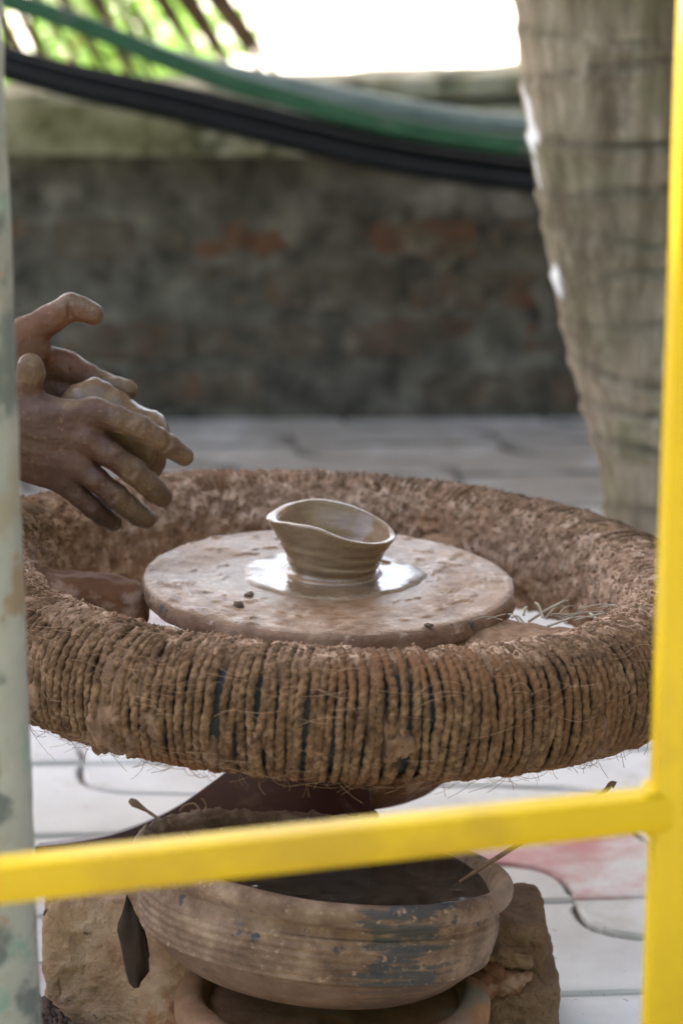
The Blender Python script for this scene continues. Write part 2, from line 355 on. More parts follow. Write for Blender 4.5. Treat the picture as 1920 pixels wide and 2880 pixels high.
pv = link('paving', mesh_py('paving', [(-1.5, -1.7, -.007), (1.5, -1.7, -.007), (1.5, 2.3, -.007), (-1.5, 2.3, -.007)], [(0, 1, 2, 3)]), GROUT); tag(pv, kind='structure')
LA = np.array([.253, -.194]); LC = np.array([.330, .026]); S0 = np.array([.233, .147])
def wave(n, m=.95):
    t = np.linspace(0, 1, n); return np.stack([LA[0] * (t - m * np.sin(2 * np.pi * t) / (2 * np.pi)), LA[1] * (t + m * np.sin(2 * np.pi * t) / (2 * np.pi))], -1)
def paver_mesh():
    wv = wave(19)
    loop = np.vstack([wv, LC + wv[::-1]])
    ctr = loop.mean(0); k = len(loop)
    nx = np.roll(loop, -1, 0) - np.roll(loop, 1, 0); nx /= np.linalg.norm(nx, axis=1)[:, None]
    nrm = np.stack([-nx[:, 1], nx[:, 0]], -1)            # towards the inside or the outside
    if ((loop + nrm * .002 - ctr) ** 2).sum() > ((loop - nrm * .002 - ctr) ** 2).sum(): nrm = -nrm
    V, F = [], []
    for ins, zz in ((.0026, -.035), (.0026, -.006), (.0036, -.0024), (.0066, 0.0), (.030, .0002)):
        q = loop + nrm * ins - ctr if ins < .02 else (loop - ctr) * .80
        V += [(a, b_, zz) for a, b_ in q]
    for r_ in range(4):
        for i in range(k): F.append((r_ * k + i, r_ * k + (i + 1) % k, (r_ + 1) * k + (i + 1) % k, (r_ + 1) * k + i))
    F.append(tuple(range(4 * k, 5 * k)))
    me = mesh_py('paver', V, F)
    import bmesh
    bm = bmesh.new(); bm.from_mesh(me); bmesh.ops.recalc_face_normals(bm, faces=bm.faces)
    bmesh.ops.triangulate(bm, faces=[f for f in bm.faces if len(f.verts) > 4]); bm.to_mesh(me); bm.free()
    attr(me, 'edge', [1.0 if i < 4 * k else 0.0 for i in range(len(me.vertices))]); me.materials.append(PAVER); return me, ctr
pm, pctr = paver_mesh()
RED = [(.30, .21), (-.05, 1.2), (.62, .9), (-.5, .1)]
for i in range(-14, 15):
    for j in range(-14, 15):
        c_ = S0 + LA * i + LC * j + pctr
        if -.95 < c_[0] < 1.05 and -.75 < c_[1] < 2.4:
            o = link('paver', pm, None, pv, (c_[0], c_[1], rnd.uniform(-.0022, .0015)), (rnd.uniform(-.004, .004), rnd.uniform(-.004, .004), 0))
            red = max([0.0] + [1 - 6 * math.hypot(c_[0] - a_, c_[1] - b_) for a_, b_ in RED]); red = 1.0 if red > .2 else 0
            d_ = float(sstep(1.25, 1.85, c_[1])); o.color = (red, .10 + .9 * d_ * rnd.uniform(.75, 1), 0, 1)

# unseen thatched roof added to block sun and sky, with a palm hole
def slab(x0, x1, y0, y1, z0, z1):
    V = [(x0, y0, z0), (x1, y0, z0), (x1, y1, z0), (x0, y1, z0), (x0, y0, z1), (x1, y0, z1), (x1, y1, z1), (x0, y1, z1)]
    return V, [(3, 2, 1, 0), (4, 5, 6, 7), (0, 1, 5, 4), (1, 2, 6, 5), (2, 3, 7, 6), (3, 0, 4, 7)]
V, F = [], []
for (x0, x1, y0, y1) in ((-6, 5, .45, .70), (-6, -.35, .70, 1.35), (.30, 5, .70, 1.35), (-6, 5, 1.35, 4.3)):
    v, f = slab(x0, x1, y0, y1, 2.65, 2.78); F += [tuple(a + len(V) for a in q) for q in f]; V += v
tag(link('shade_roof', mesh_py('shade_roof', V, F), THATCH), kind='structure')

# unseen leafy screen added behind the camera to block low sky
V, Q = rbox(8.0, .6, 1.7, (120, 10, 34), .25, .16, 2.2, 6, 4)
tag(link('sky_screen', mesh_quads('sky_screen', V + [0, 0, 1.65], Q), SCREENM, None, (0, -5.2, 0)), 'unseen dark green leafy screen added behind the camera to block low sky', 'sky_screen')

V, Q = rbox(.12, 3.2, 1.5, (4, 60, 30), .02, .01, 5, 9, 3)  # wall added out of view to hold back light from the right
tag(link('side_screen', mesh_quads('side_screen', V + [0, 0, 1.45], Q), MORTAR, None, (2.3, -.3, 0)), 'unseen wall added outside the frame to block light from the right', 'wall')

# brick wall with coping
WY = 2.232
wall = empty('brick_wall', (0, WY, 0)); tag(wall, 'old low brick wall with crumbling mud render behind the wheel', 'wall')
V, Q = rbox(1.6, .09, .23, (120, 4, 30), .01, .010, 14, 3); link('mortar', mesh_quads('mortar', V + [0, .105, .215], Q), MORTAR, wall)
bms = []
for k in range(5):
    V, Q = rbox(.112, .03, .0355, (8, 3, 4), .010, .006, 30, 20 + k, 3); bms.append(mesh_quads('brick', V, Q)); bms[-1].materials.append(BRICK)
for row in range(5):
    zc = .048 + row * .085
    for kx in range(-4, 5):
        xc = kx * .238 + (.119 if row % 2 else 0) + rnd.uniform(-.008, .008)
        o = link('brick', rnd.choice(bms), None, wall, (xc, .040 + rnd.uniform(-.004, .006) + (.008 if row > 3 else 0), zc + rnd.uniform(-.004, .004)), (rnd.uniform(-.02, .02), rnd.uniform(-.015, .015), rnd.uniform(-.02, .02)))
        cov_ = (.47 if row == 3 and -.27 < xc < .33 else [.62, .60, .70, .66, .85][row]) + rnd.uniform(-.10, .16)
        o.color = (cov_, 0, 0, 1)
cp = empty('coping'); cp.parent = wall
V, Q = rbox(1.65, .130, .043, (140, 8, 8), .012, .006, 16, 5); link('fascia', mesh_quads('fascia', V + [0, .085, .486], Q), COPING, cp)
V, Q = rbox(1.65, .095, .019, (140, 8, 4), .012, .005, 16, 8); link('cap_slab', mesh_quads('cap_slab', V, Q), COPING, cp, (0, .06, .547), (0, -.040, 0))

# palm tree: leaning trunk, crown above the roof
palm = empty('palm_tree', (.46, 1.0, 0)); tag(palm, 'leaning palm trunk with ring scars and white paint marks, right of the wall', 'tree')
edge = [(atY(x, y, 1.0)) for x, y in ((1725, 1560), (1712, 1450), (1690, 1300), (1640, 1150), (1600, 1000), (1560, 850), (1530, 650), (1490, 450), (1475, 350), (1455, 200), (1450, 0))]
ez = np.array([e[2] for e in edge]); ex = np.array([e[0] for e in edge])
zt = np.linspace(-.03, 3.6, 520); nt = 72
exx = np.interp(zt, ez, ex, left=ex[0] + .003); top = zt > ez[-1]; exx[top] = ex[-1] - (zt[top] - ez[-1]) * .10
k_ = np.ones(25) / 25; exs = np.convolve(np.pad(exx, 12, 'edge'), k_, 'valid'); exx = exs
rt = .098 + .016 * sstep(.25, .0, zt) - .004 * sstep(1, 3, zt)
an = np.linspace(0, 2 * np.pi, nt + 1)[:-1]
A, Zz = np.meshgrid(an, zt); rr = np.broadcast_to(rt[:, None], A.shape).copy()
scar_z = []; zz = .02
while zz < 3.6: scar_z.append((zz, rnd.uniform(-.35, .35), rnd.uniform(.5, 1))); zz += rnd.uniform(.042, .085)
scar = np.zeros_like(A); P0 = np.stack([np.cos(A), np.sin(A), Zz * 8], -1)
wob = .011 * fbm(P0 * [1, 1, .35], 1.3, 3, 4)
for (s_, tl, st_) in scar_z:
    d_ = Zz + wob + .045 * tl * np.cos(A - 2.5) - s_
    st2 = st_ * (.65 + .35 * sstep(-.3, .4, np.cos(A + .4) + .6 * fbm(P0 + s_ * 9, 1.5, 2, 9)))
    scar = np.maximum(scar, st2 * np.maximum(np.exp(-(d_ / .0065) ** 2), .55 * np.exp(-np.abs(d_ + .004) / .013) * (d_ < 0))); rr -= .005 * st2 * np.exp(-(d_ / .006) ** 2); rr += .0050 * np.exp(-((d_ + .010) / .010) ** 2) * st_
rr += .0022 * fbm(P0, 2.0, 4, 2)
seg = np.searchsorted(np.array([q[0] for q in scar_z]), (Zz + wob).ravel()).reshape(A.shape); band = np.array([rnd.uniform(0, 1) for _ in range(len(scar_z) + 2)])[seg]
cx = exx + .098
V = np.stack([cx[:, None] + rr * np.cos(A) - .46, rr * np.sin(A) * 1.0, Zz], -1)
me = mesh_quads('trunk', V, grid_quads(len(zt), nt, False, True)[:, ::-1]); attr(me, 'scar', np.clip(scar, 0, 1).ravel()); attr(me, 'band', band.ravel())
wh = np.zeros_like(A)
for (zc, ac, hz, ha) in ((atY(1500, 335, 1.0)[2], 3.42, .045, .17), (atY(1560, 780, 1.0)[2], 3.42, .022, .18), (atY(1505, 470, 1.0)[2], 3.40, .02, .10)):
    d_ = ((Zz - zc) / hz) ** 2 + ((A - ac) / ha) ** 2 + .8 * fbm(P0 * 2, 2.0, 3, 7); wh = np.maximum(wh, sstep(1.0, .6, d_))
attr(me, 'white', wh.ravel()); link('trunk', me, BARK, palm)
V, Q = [], []
topc = np.array([cx[-1] - .46, 0, 3.6])
LV, LF = [], []
for k in range(14):
    a0 = k * 2.4; L = 1.9; drop = rnd.uniform(.3, 1.1)
    for s_ in np.linspace(.12, 1, 26):
        p = topc + np.array([math.cos(a0) * L * s_, math.sin(a0) * L * s_, .55 * math.sin(s_ * 2.6) - drop * s_ ** 2])
        for sd in (-1, 1):
            lat = np.array([-math.sin(a0) * sd, math.cos(a0) * sd, -.55]) * (.42 * math.sin(s_ * 2.7 + .25) + .05)
            fwv = np.array([math.cos(a0), math.sin(a0), -.1]) * .018
            i0 = len(LV); LV += [p - fwv, p + fwv, p + lat + fwv * 6]; LF.append((i0, i0 + 1, i0 + 2))
link('crown', mesh_py('crown', LV, LF), LEAFG, palm)

# ------------------------------------------------------------------ background things
def pipe(name, px, Y, rad, mat, label, cat, group=None, n=60):
    P = spline([atY(x, y, Y if not isinstance(Y, (list, tuple)) else Y[i]) for i, (x, y) in enumerate(px)], n)
    c0 = P[0].copy(); V, Q = tube(P - c0, rad, 14); o = link(name, mesh_quads(name, V, Q), mat, None, c0); return tag(o, label, cat, group)
pipe('green_hose', [(-700, -230), (-200, -70), (60, 12), (200, 58), (330, 108), (480, 170), (620, 222), (800, 275), (1000, 330), (1200, 372), (1480, 412), (1800, 440), (2300, 430)], 1.93, .0150, GREENP, 'thick dark green hose slanting down across the wall top to the palm', 'hose')
pipe('teal_strip', [(-700, -230), (-200, -70), (200, 58), (480, 165), (720, 222), (900, 258), (1100, 300), (1300, 335), (1480, 352), (1800, 372), (2300, 385)], 1.985, .0150, TEALP, 'pale teal strip just behind the green hose, shaped as a tube', 'hose')  # pale strip along the green hose, given the shape of a tube
pipe('black_pipe', [(-700, 20), (-200, 120), (0, 172), (200, 222), (480, 285), (850, 375), (1100, 430), (1300, 460), (1490, 485), (1800, 520), (2300, 560)], 1.97, .0165, BLACKP, 'upper and thicker of two black pipes below the green hose', 'pipe', 'black pipes')
pipe('black_pipe', [(-700, 60), (-200, 150), (0, 200), (200, 255), (480, 318), (850, 410), (1100, 466), (1300, 498), (1490, 522), (1800, 560), (2300, 600)], 1.93, .0120, BLACKP, 'lower of two black pipes, against the brick wall', 'pipe', 'black pipes')

pipe('black_pipe', [(-700, -20), (-200, 85), (0, 140), (200, 192), (480, 250), (850, 338), (1100, 392), (1300, 425), (1490, 450), (1800, 485), (2300, 520)], 1.99, .0095, BLACKP, 'thin black tube added for the shade just under the green hose', 'pipe', 'black pipes')  # added tube standing in for the shade just below the green hose

def leaflet(p0, d, L, wd, n=5, sag=.15):
    d = np.asarray(d, float); d /= np.linalg.norm(d); sd = np.cross(d, [0, 1, .2]); sd /= np.linalg.norm(sd)
    V, F = [], []
    for i in range(n + 1):
        t = i / n; c_ = np.asarray(p0) + d * L * t + np.array([0, 0, -sag * L * t * t]); w_ = wd * (1 - t ** 2.2) * (.55 + .45 * min(1, t * 5)) + .0006
        V += [c_ - sd * w_, c_ + np.array([0, w_ * .5, 0]), c_ + sd * w_]
        if i: a = 3 * (i - 1); F += [(a, a + 1, a + 4, a + 3), (a + 1, a + 2, a + 5, a + 4)]
    return V, F
def frond(px0, px1, Y, n, L, label, ang):
    a = atY(*px0, Y); b_ = atY(*px1, Y + .05)
    root = empty('dry_palm_frond', a); tag(root, label, 'palm frond', 'dry palm fronds hanging behind the wall')
    V, Q = tube(spline([a - a, (b_ - a) * .5 + [0, 0, .02], b_ - a], 12), np.linspace(.012, .005, 12), 8); link('rachis', mesh_quads('rachis', V, Q), FROND, root)
    for i in range(n):
        t = (i + .5) / n; p = (b_ - a) * t
        dr = (math.cos(ang + rnd.uniform(-.22, .22)), rnd.uniform(-.15, .15), -math.sin(ang + rnd.uniform(-.2, .2)))
        v, f = leaflet(p, dr, L * rnd.uniform(.7, 1.1), rnd.uniform(.005, .0105)); link('leaflet', mesh_py('leaflet', v, f, True), FROND, root)
frond((-260, -150), (330, -60), 2.56, 11, .31, 'brown dry palm frond hanging over the left end of the wall', R(58))
frond((230, -190), (640, -40), 2.60, 10, .26, 'brown dry palm frond hanging left of the white gap', R(55))
frond((-320, -40), (120, 40), 2.64, 5, .2, 'brown dry palm frond lowest at the left edge', R(62))

def bush(c, rad, n, ls, label, seed):
    r_ = random.Random(seed); root = empty('leafy_bush', (c[0], c[1], -.05)); tag(root, label, 'bush', 'sunlit bushes beyond the wall')
    V, F = [], []
    for i in range(n):
        u = Vector((r_.gauss(0, 1), r_.gauss(0, 1), r_.gauss(0, 1))).normalized() * (r_.random() ** .4)
        p = Vector((u.x * rad[0], u.y * rad[1], c[2] + u.z * rad[2] + .05))
        if p.z < .05: continue
        d = Vector((r_.gauss(0, 1), r_.gauss(0, 1), r_.gauss(0, .6))).normalized(); s = d.orthogonal().normalized() * ls * .35
        k = len(V); V += [p, p + d * ls * .5 + s, p + d * ls, p + d * ls * .5 - s]; F.append((k, k + 1, k + 2, k + 3))
    link('foliage', mesh_py('foliage', V, F), LEAFG, root)
    Vs, Qs = [], []; base = 0
    for i in range(6):
        e = np.array([r_.uniform(-.6, .6) * rad[0], r_.uniform(-.6, .6) * rad[1], c[2] + rad[2] * .5]); v, q = tube(spline([(0, 0, 0), e * .5 + [.03, 0, 0], e], 8), np.linspace(.018, .005, 8), 6)
        Vs.append(v); Qs.append(q + base); base += len(v)
    link('stems', mesh_quads('stems', np.vstack(Vs), np.vstack(Qs)), TWIG, root)
bush((-.85, 5.2, .35), (.55, .35, .38), 420, .085, 'bright green leafy bush at the far left beyond the wall', 3)
bush((-.62, 6.6, .22), (.36, .35, .30), 300, .085, 'smaller yellow-green bush behind the dry fronds', 5)

def tree(c, label):
    r_ = random.Random(4); root = empty('shade_tree', (c[0], c[1], -.05)); tag(root, label, 'tree')
    V, Q = tube(spline([(0, 0, 0), (.1, 0, 1.5), (-.05, .1, 3.0), (.1, 0, 4.6)], 20), np.linspace(.16, .06, 20), 10); link('trunk', mesh_quads('trunk', V, Q), TWIG, root)
    V, F = [], []
    cl = [(r_.gauss(0, 1.6), r_.gauss(0, 1.0), r_.uniform(2.2, 6.2)) for _ in range(13)]
    for (x, y, z) in cl:
        for i in range(55):
            p = Vector((x + r_.gauss(0, .34), y + r_.gauss(0, .34), z + r_.gauss(0, .28))); d = Vector((r_.gauss(0, 1), r_.gauss(0, 1), r_.gauss(0, .7))).normalized(); q = d.orthogonal().normalized() * .06
            k = len(V); V += [p, p + d * .09 + q, p + d * .18, p + d * .09 - q]; F.append((k, k + 1, k + 2, k + 3))
    link('crown', mesh_py('crown', V, F), LEAFG, root)
tree((-.6, 15.0), 'airy green tree standing far beyond the wall')
# ------------------------------------------------------------------ potter's wheel
def ease(u): return np.asarray(u)
wheel = empty('potters_wheel', (0, 0, 0)); tag(wheel, "potter's wheel with clay-smeared disc inside a rope-wound mud-caked rim", "potter's wheel")
# disc
DR, DZ = .1637, .3636
dt = empty('wheel_head', (0, 0, DZ), (.0085, .0302, 0)); dt.parent = wheel
NA = 260
ang = np.linspace(0, 2 * np.pi, NA + 1)[:-1]
edge_n = .0012 * fbm(np.stack([np.cos(ang) * 3, np.sin(ang) * 3, 0 * ang], -1), 2.5, 4, 5)
rs = np.concatenate([[.0005], np.linspace(.01, DR - .004, 90), [DR - .002], [DR - .0008]])
V = np.stack([rs[None] * np.cos(ang)[:, None], rs[None] * np.sin(ang)[:, None], 0 * rs[None] * ang[:, None]], -1)
rad_ = np.broadcast_to(rs[None], V.shape[:2])
V[..., 2] += (.0006 * fbm(V, 90, 3, 2) + .0005 * fbm(V, 25, 3, 6) + .0011 * sstep(.62, .72, fbm(V * [1, 1, 1], 75, 3, 11) + .35)) * sstep(.075, .095, rad_)
V[..., 2] -= .0012 * sstep(DR - .006, DR - .002, rad_); V[:, -1, 2] = -.010
link('disc_top', mesh_quads('disc_top', V, grid_quads(NA, len(rs), True, False)), DISC, dt)
prof = [(DR - .0030, -.0014), (DR - .0008, -.0028), (DR, -.006), (DR + .0006, -.009), (DR + .0004, -.0145), (DR - .001, -.0180), (DR - .006, -.0195), (.0, -.0195)]
V, Q = lathe(prof, NA); V[:, :6, :2] *= (1 + (edge_n / DR + .0022 / DR * fbm(np.stack([np.cos(ang) * DR, np.sin(ang) * DR, 0 * ang], -1), 60, 3, 8)))[:, None, None] if True else 1
V[:, 2:6] += (.0012 * fbm(V[:, 2:6], 90, 3, 4))[..., None] * np.stack([np.cos(ang), np.sin(ang), 0 * ang], -1)[:, None]
link('disc_edge', mesh_quads('disc_edge', V, Q), DISC_SIDE, dt)

# rim: tyre core, rope turns, mud crust
RIMR, RW, RH = .3005, .0445, .0475           # rope centre line: ring radius, half width, half height
rim = empty('rim', (-.0015, -.002, .3365), (-.0092, .0528, 0)); rim.parent = wheel
E_ = 2 / 2.4
def sect(ph, off=0.0):
    c_, s_ = np.cos(ph), np.sin(ph)
    x = RW * np.sign(c_) * abs(c_) ** E_; z_ = RH * np.sign(s_) * abs(s_) ** E_
    nx, nz = np.sign(c_) * abs(c_) ** (2 - E_) / RW, np.sign(s_) * abs(s_) ** (2 - E_) / RH
    L = np.sqrt(nx * nx + nz * nz); return x + off * nx / L, z_ + off * nz / L
nth, nph = 300, 40
TH, PH = np.meshgrid(np.linspace(0, 2 * np.pi, nth + 1)[:-1], np.linspace(0, 2 * np.pi, nph + 1)[:-1], indexing='ij')
x, z_ = sect(PH, -.0040); V = np.stack([(RIMR + x) * np.cos(TH), (RIMR + x) * np.sin(TH), z_], -1)
link('tyre', mesh_quads('tyre', V, grid_quads(nth, nph, True, True)), TYRE, rim)
NT = 286
pitch = 2 * np.pi / NT
rt_ = random.Random(11); th = -np.pi; turns = []
while th < np.pi - pitch * .4:
    turns.append(th); th += pitch * (rt_.uniform(.90, 1.06) if rt_.random() > .04 else rt_.uniform(1.2, 1.5))
for it, t0 in enumerate(turns):
    front = math.sin(t0) < .35
    ns, nsd = (210, 12) if front else (30, 6)
    ph = np.linspace(R(-118), R(128), ns)
    x, z_ = sect(ph)
    s = np.concatenate([[0], np.cumsum(np.hypot(np.diff(x), np.diff(z_)))])
    rr0 = .00385 * rt_.uniform(.84, 1.12)
    lay = rt_.uniform(-.01, .025)
    q3 = np.stack([s * 45, np.full(ns, it * 3.7), 0 * s], -1)
    dth = (lay * (ph) * .35 + .0085 * fbm(q3, .55, 2, 3))
    off = .0012 * fbm(q3, .8, 2, 6) + rt_.uniform(-.0008, .0012)
    x, z_ = sect(ph, off)
    th_ = t0 + dth
    P = np.stack([(RIMR + x) * np.cos(th_), (RIMR + x) * np.sin(th_), z_], -1)
    T = np.gradient(P, axis=0); T /= np.linalg.norm(T, axis=1)[:, None]
    B = np.stack([-np.sin(th_), np.cos(th_), 0 * th_], -1); Nn = np.cross(T, B); Nn /= np.linalg.norm(Nn, axis=1)[:, None]; B = np.cross(Nn, T)
    al = np.linspace(0, 2 * np.pi, nsd + 1)[:-1]
    tw = s * (np.pi / rt_.uniform(.0078, .0094)) + rt_.uniform(0, 6)
    lob = .69 + .35 * abs(np.cos(al[None, :] - tw[:, None] - .5 * fbm(q3, 1.3, 2, 15)[:, None])) ** .7 if front else np.full((ns, nsd), .95)
    fz = 1 + .09 * vnoise(np.stack([np.broadcast_to(s[:, None] * 600, lob.shape), np.broadcast_to(al[None] * 1.5, lob.shape), np.full(lob.shape, it * 5.1)], -1), 4)
    rad2 = rr0 * lob * fz
    Vv = P[:, None] + rad2[..., None] * (np.cos(al)[None, :, None] * B[:, None] + np.sin(al)[None, :, None] * Nn[:, None])
    me = mesh_quads('rope_turn', Vv, grid_quads(ns, nsd, False, True)); me.materials.append(ROPE)
    o = link('rope_turn', me, None, rim)
# crust
nth, nph = 1500, 150
TH, PH = np.meshgrid(np.linspace(0, 2 * np.pi, nth + 1)[:-1], np.linspace(0, 2 * np.pi, nph + 1)[:-1], indexing='ij')
x, z_ = sect(PH)
P = np.stack([(RIMR + x) * np.cos(TH), (RIMR + x) * np.sin(TH), z_], -1)
pd = np.degrees(PH)                            # 0 outer, 90 top, 180 inner, 270 bottom
big = fbm(P, 28, 3, 21); mid = fbm(P, 75, 3, 22); fine = fbm(P, 190, 3, 23)
topm = sstep(42, 84, pd + 26 * big + 14 * mid) * sstep(268, 235, pd + 14 * big)
patch = sstep(.22, .40, fbm(P * [1, 1, .6], 24, 3, 31) + .16 * np.sin(TH + .6 + np.pi) * 0 + .10 * sstep(.2, -.9, np.cos(TH)) * sstep(.3, -.3, np.sin(TH)) + .05 * mid) * sstep(285, 300, np.where(pd < 120, pd + 360, pd))
m_ = np.maximum(topm, .82 * patch)
inner = sstep(95, 150, pd)
fill = sstep(.0, .45, fbm(P * [1, 1, .5], 34, 3, 41)) * .0036
off = -.0062 + fill * (1 - m_) + m_ * (.0088 + .0012 * big + .0026 * mid + .0022 * fine + inner * (.0035 * abs(mid) * 2 + .0018 * fine + .003 * big + .002))
# furrows of the buried turns along the top
off += m_ * (.0016 * np.cos(TH * NT + 3.0 * fbm(P, 9, 2, 51)) * sstep(-.3, .4, fbm(P, 30, 2, 52)) * (1 - .35 * inner))
x, z_ = sect(PH, off)
V = np.stack([(RIMR + x) * np.cos(TH), (RIMR + x) * np.sin(TH), z_], -1)
me = mesh_quads('mud_crust', V, grid_quads(nth, nph, True, True)); attr(me, 'dry', (sstep(60, 115, pd + 20 * big) * sstep(300, 260, pd)).ravel()); link('mud_crust', me, MUD, rim)  # paler inner and top crust: dried clay plus light put into the colour
# little crumbs of mud all over the crust and loose jute fibres
def crumbs(centers, normals, size, seed):
    r_ = np.random.default_rng(seed); n = len(centers)
    ico = np.array([(0, 0, 1), (.9, 0, .1), (0, .9, -.05), (-.9, .05, 0), (.05, -.9, .1), (0, 0, -1)])
    q = np.array([(0, 1, 2, 2), (0, 2, 3, 3), (0, 3, 4, 4), (0, 4, 1, 1), (5, 2, 1, 1), (5, 3, 2, 2), (5, 4, 3, 3), (5, 1, 4, 4)])[:, :3]
    s = size * r_.uniform(.45, 1.3, (n, 1, 1)) * r_.uniform(.6, 1.5, (n, 1, 3))
    V = ico[None] * r_.uniform(.7, 1.3, (n, 6, 1)) * s
    a = r_.uniform(0, 6.28, n); ca, sa = np.cos(a), np.sin(a)
    Vr = V.copy(); Vr[..., 0] = V[..., 0] * ca[:, None] - V[..., 1] * sa[:, None]; Vr[..., 1] = V[..., 0] * sa[:, None] + V[..., 1] * ca[:, None]
    V = Vr + centers[:, None]
    F = (q[None] + 6 * np.arange(n)[:, None, None]).reshape(-1, 3)
    return V.reshape(-1, 3), F
def mesh_tris(name, V, T):
    V = np.asarray(V, np.float32).reshape(-1, 3); T = np.asarray(T, np.int32)
    me = bpy.data.meshes.new(name); me.vertices.add(len(V)); me.vertices.foreach_set('co', V.ravel())
    me.loops.add(T.size); me.loops.foreach_set('vertex_index', T.ravel()); me.polygons.add(len(T))
    me.polygons.foreach_set('loop_start', np.arange(0, T.size, 3, dtype=np.int32)); me.update(calc_edges=True); me.validate(); return me
rg = np.random.default_rng(5)
n = 9000; t_ = rg.uniform(0, 2 * np.pi, n); p_ = np.radians(rg.normal(125, 38, n).clip(40, 215))
ii = (t_ / (2 * np.pi) * nth).astype(int) % nth; jj = (p_ / (2 * np.pi) * nph).astype(int) % nph
cen = V[ii, jj]
Vc, Fc = crumbs(cen, None, .0017, 8); tag(link('mud_grains', mesh_tris('mud_grains', Vc, Fc), MUDG, rim), kind='stuff')
def hairs(n, seed, kind):
    r_ = np.random.default_rng(seed); Vs, Qs = [], []; base = 0
    for i in range(n):
        t0 = r_.uniform(-np.pi, 0.1)
        if kind == 'lie':
            p0 = R(r_.uniform(-75, 80)); L = r_.uniform(.008, .036); k = 7; u = np.linspace(-.5, .5, k)
            tt = t0 + u * L / RIMR; pp = p0 + u * L * r_.normal(0, 3.5) + r_.normal(0, 3) * (u ** 2 - .1) * .12
            o_ = .0048 + .0016 * r_.random() + r_.uniform(0, .004) * (1 - (2 * u) ** 2) + r_.uniform(-.002, .004) * u
        else:
            p0 = R(r_.uniform(-112, -62)); L = r_.uniform(.006, .022); k = 6; u = np.linspace(0, 1, k)
            tt = t0 + u * L * r_.normal(0, .8) / RIMR + (u ** 2) * r_.normal(0, .03); pp = p0 + u * L * r_.normal(0, 6); o_ = .003 + u * L * r_.uniform(.4, 1)
        x, z_ = sect(pp, o_); Pp = np.stack([(RIMR + x) * np.cos(tt), (RIMR + x) * np.sin(tt), z_], -1)
        v, q = tube(Pp, .00017 * r_.uniform(.7, 1.5), 3, cap=False); Vs.append(v); Qs.append(q + base); base += len(v)
    return np.vstack(Vs), np.vstack(Qs)
v1, q1 = hairs(380, 3, 'lie'); v2, q2 = hairs(330, 4, 'hang')
tag(link('loose_fibres', mesh_quads('loose_fibres', np.vstack([v1, v2]), np.vstack([q1, q2 + len(v1)])), FIBRE, rim), kind='stuff')
# spokes and hub
for a_, zs, sm_ in ((184, .338, SPOKE), (64, .322, MUDG), (-31, .330, MUDG)):
    hl, rc_ = (.068, .226) if a_ == 184 else (.105, .185)
    V, Q = rbox(hl, .036 if a_ == -31 else .024, .022, (40, 14, 10), .014, .005, 32, 80 + a_, 4)
    V[:, 2] += .006 * np.sin(V[:, 0] * 9)
    link('spoke', mesh_quads('spoke', V, Q), sm_, wheel, (math.cos(R(a_)) * rc_, math.sin(R(a_)) * rc_, zs - .045 * math.cos(R(a_)) * rc_), (0, .045 * math.cos(R(a_)), R(a_)))
prof = [(.0, .336), (.07, .336), (.078, .32), (.082, .29), (.096, .262), (.112, .235), (.116, .205), (.110, .175), (.095, .150), (.068, .135), (.0, .132)]
V, Q = lathe(spline(prof, 40), 72); V += .003 * fbm(V, 25, 3, 5)[..., None] * np.array([1, 1, .3]); link('hub', mesh_quads('hub', V, Q), SPOKE, wheel, (.018, .10, 0))

# fixed stand with maroon fins under the wheel
stand = empty('wheel_stand', (0, 0, 0)); tag(stand, 'dark maroon finned stand under the wheel, its curved edge sloping down left', 'stand')
V, Q = lathe(spline([(.045, .14), (.045, .08), (.055, .03), (.07, .0)], 14), 40); link('pivot_post', mesh_quads('pivot_post', V, Q), MAROON, stand)
def fin(px, T0, T1, name='fin'):
    T0 = np.array(T0); T1 = np.array(T1); n2 = np.array([-(T1 - T0)[1], (T1 - T0)[0]]); n2 = n2 / np.linalg.norm(n2)
    tops = []
    for (x_, y_) in px:
        d = ray(x_, y_); t = ((T0 - CAM[:2]) @ n2) / (d[:2] @ n2); tops.append(CAM + d * t)
    tops = spline(tops, 30); V, F = [], []
    nn = np.array([n2[0], n2[1], 0]) * .006
    for p in tops:
        u2 = float(sstep(-.27, -.12, p[0])); lo = np.array([p[0], p[1], (1 - u2) * (p[2] - .045) + u2 * .002])
        tp_ = min(1.0, (len(tops) - 1 - len(V) // 4) / 4 + .05); V += [p - nn * tp_, p + nn * tp_, lo + nn * tp_, lo - nn * tp_]
    for i in range(len(tops) - 1):
        a = 4 * i; b2 = a + 4
        for k in range(4): F.append((a + k, a + (k + 1) % 4, b2 + (k + 1) % 4, b2 + k))
    F += [(3, 2, 1, 0), tuple(len(V) - 4 + k for k in range(4))]
    import bmesh
    me = mesh_py(name, V, F); bm = bmesh.new(); bm.from_mesh(me); bmesh.ops.recalc_face_normals(bm, faces=bm.faces); bm.to_mesh(me); bm.free()
    link(name, me, MAROON, stand)
fin([(104, 2376), (220, 2362), (330, 2340), (430, 2303), (520, 2255), (620, 2183), (720, 2120), (1042, 2060)], (-.30, .08), (.035, -.050))

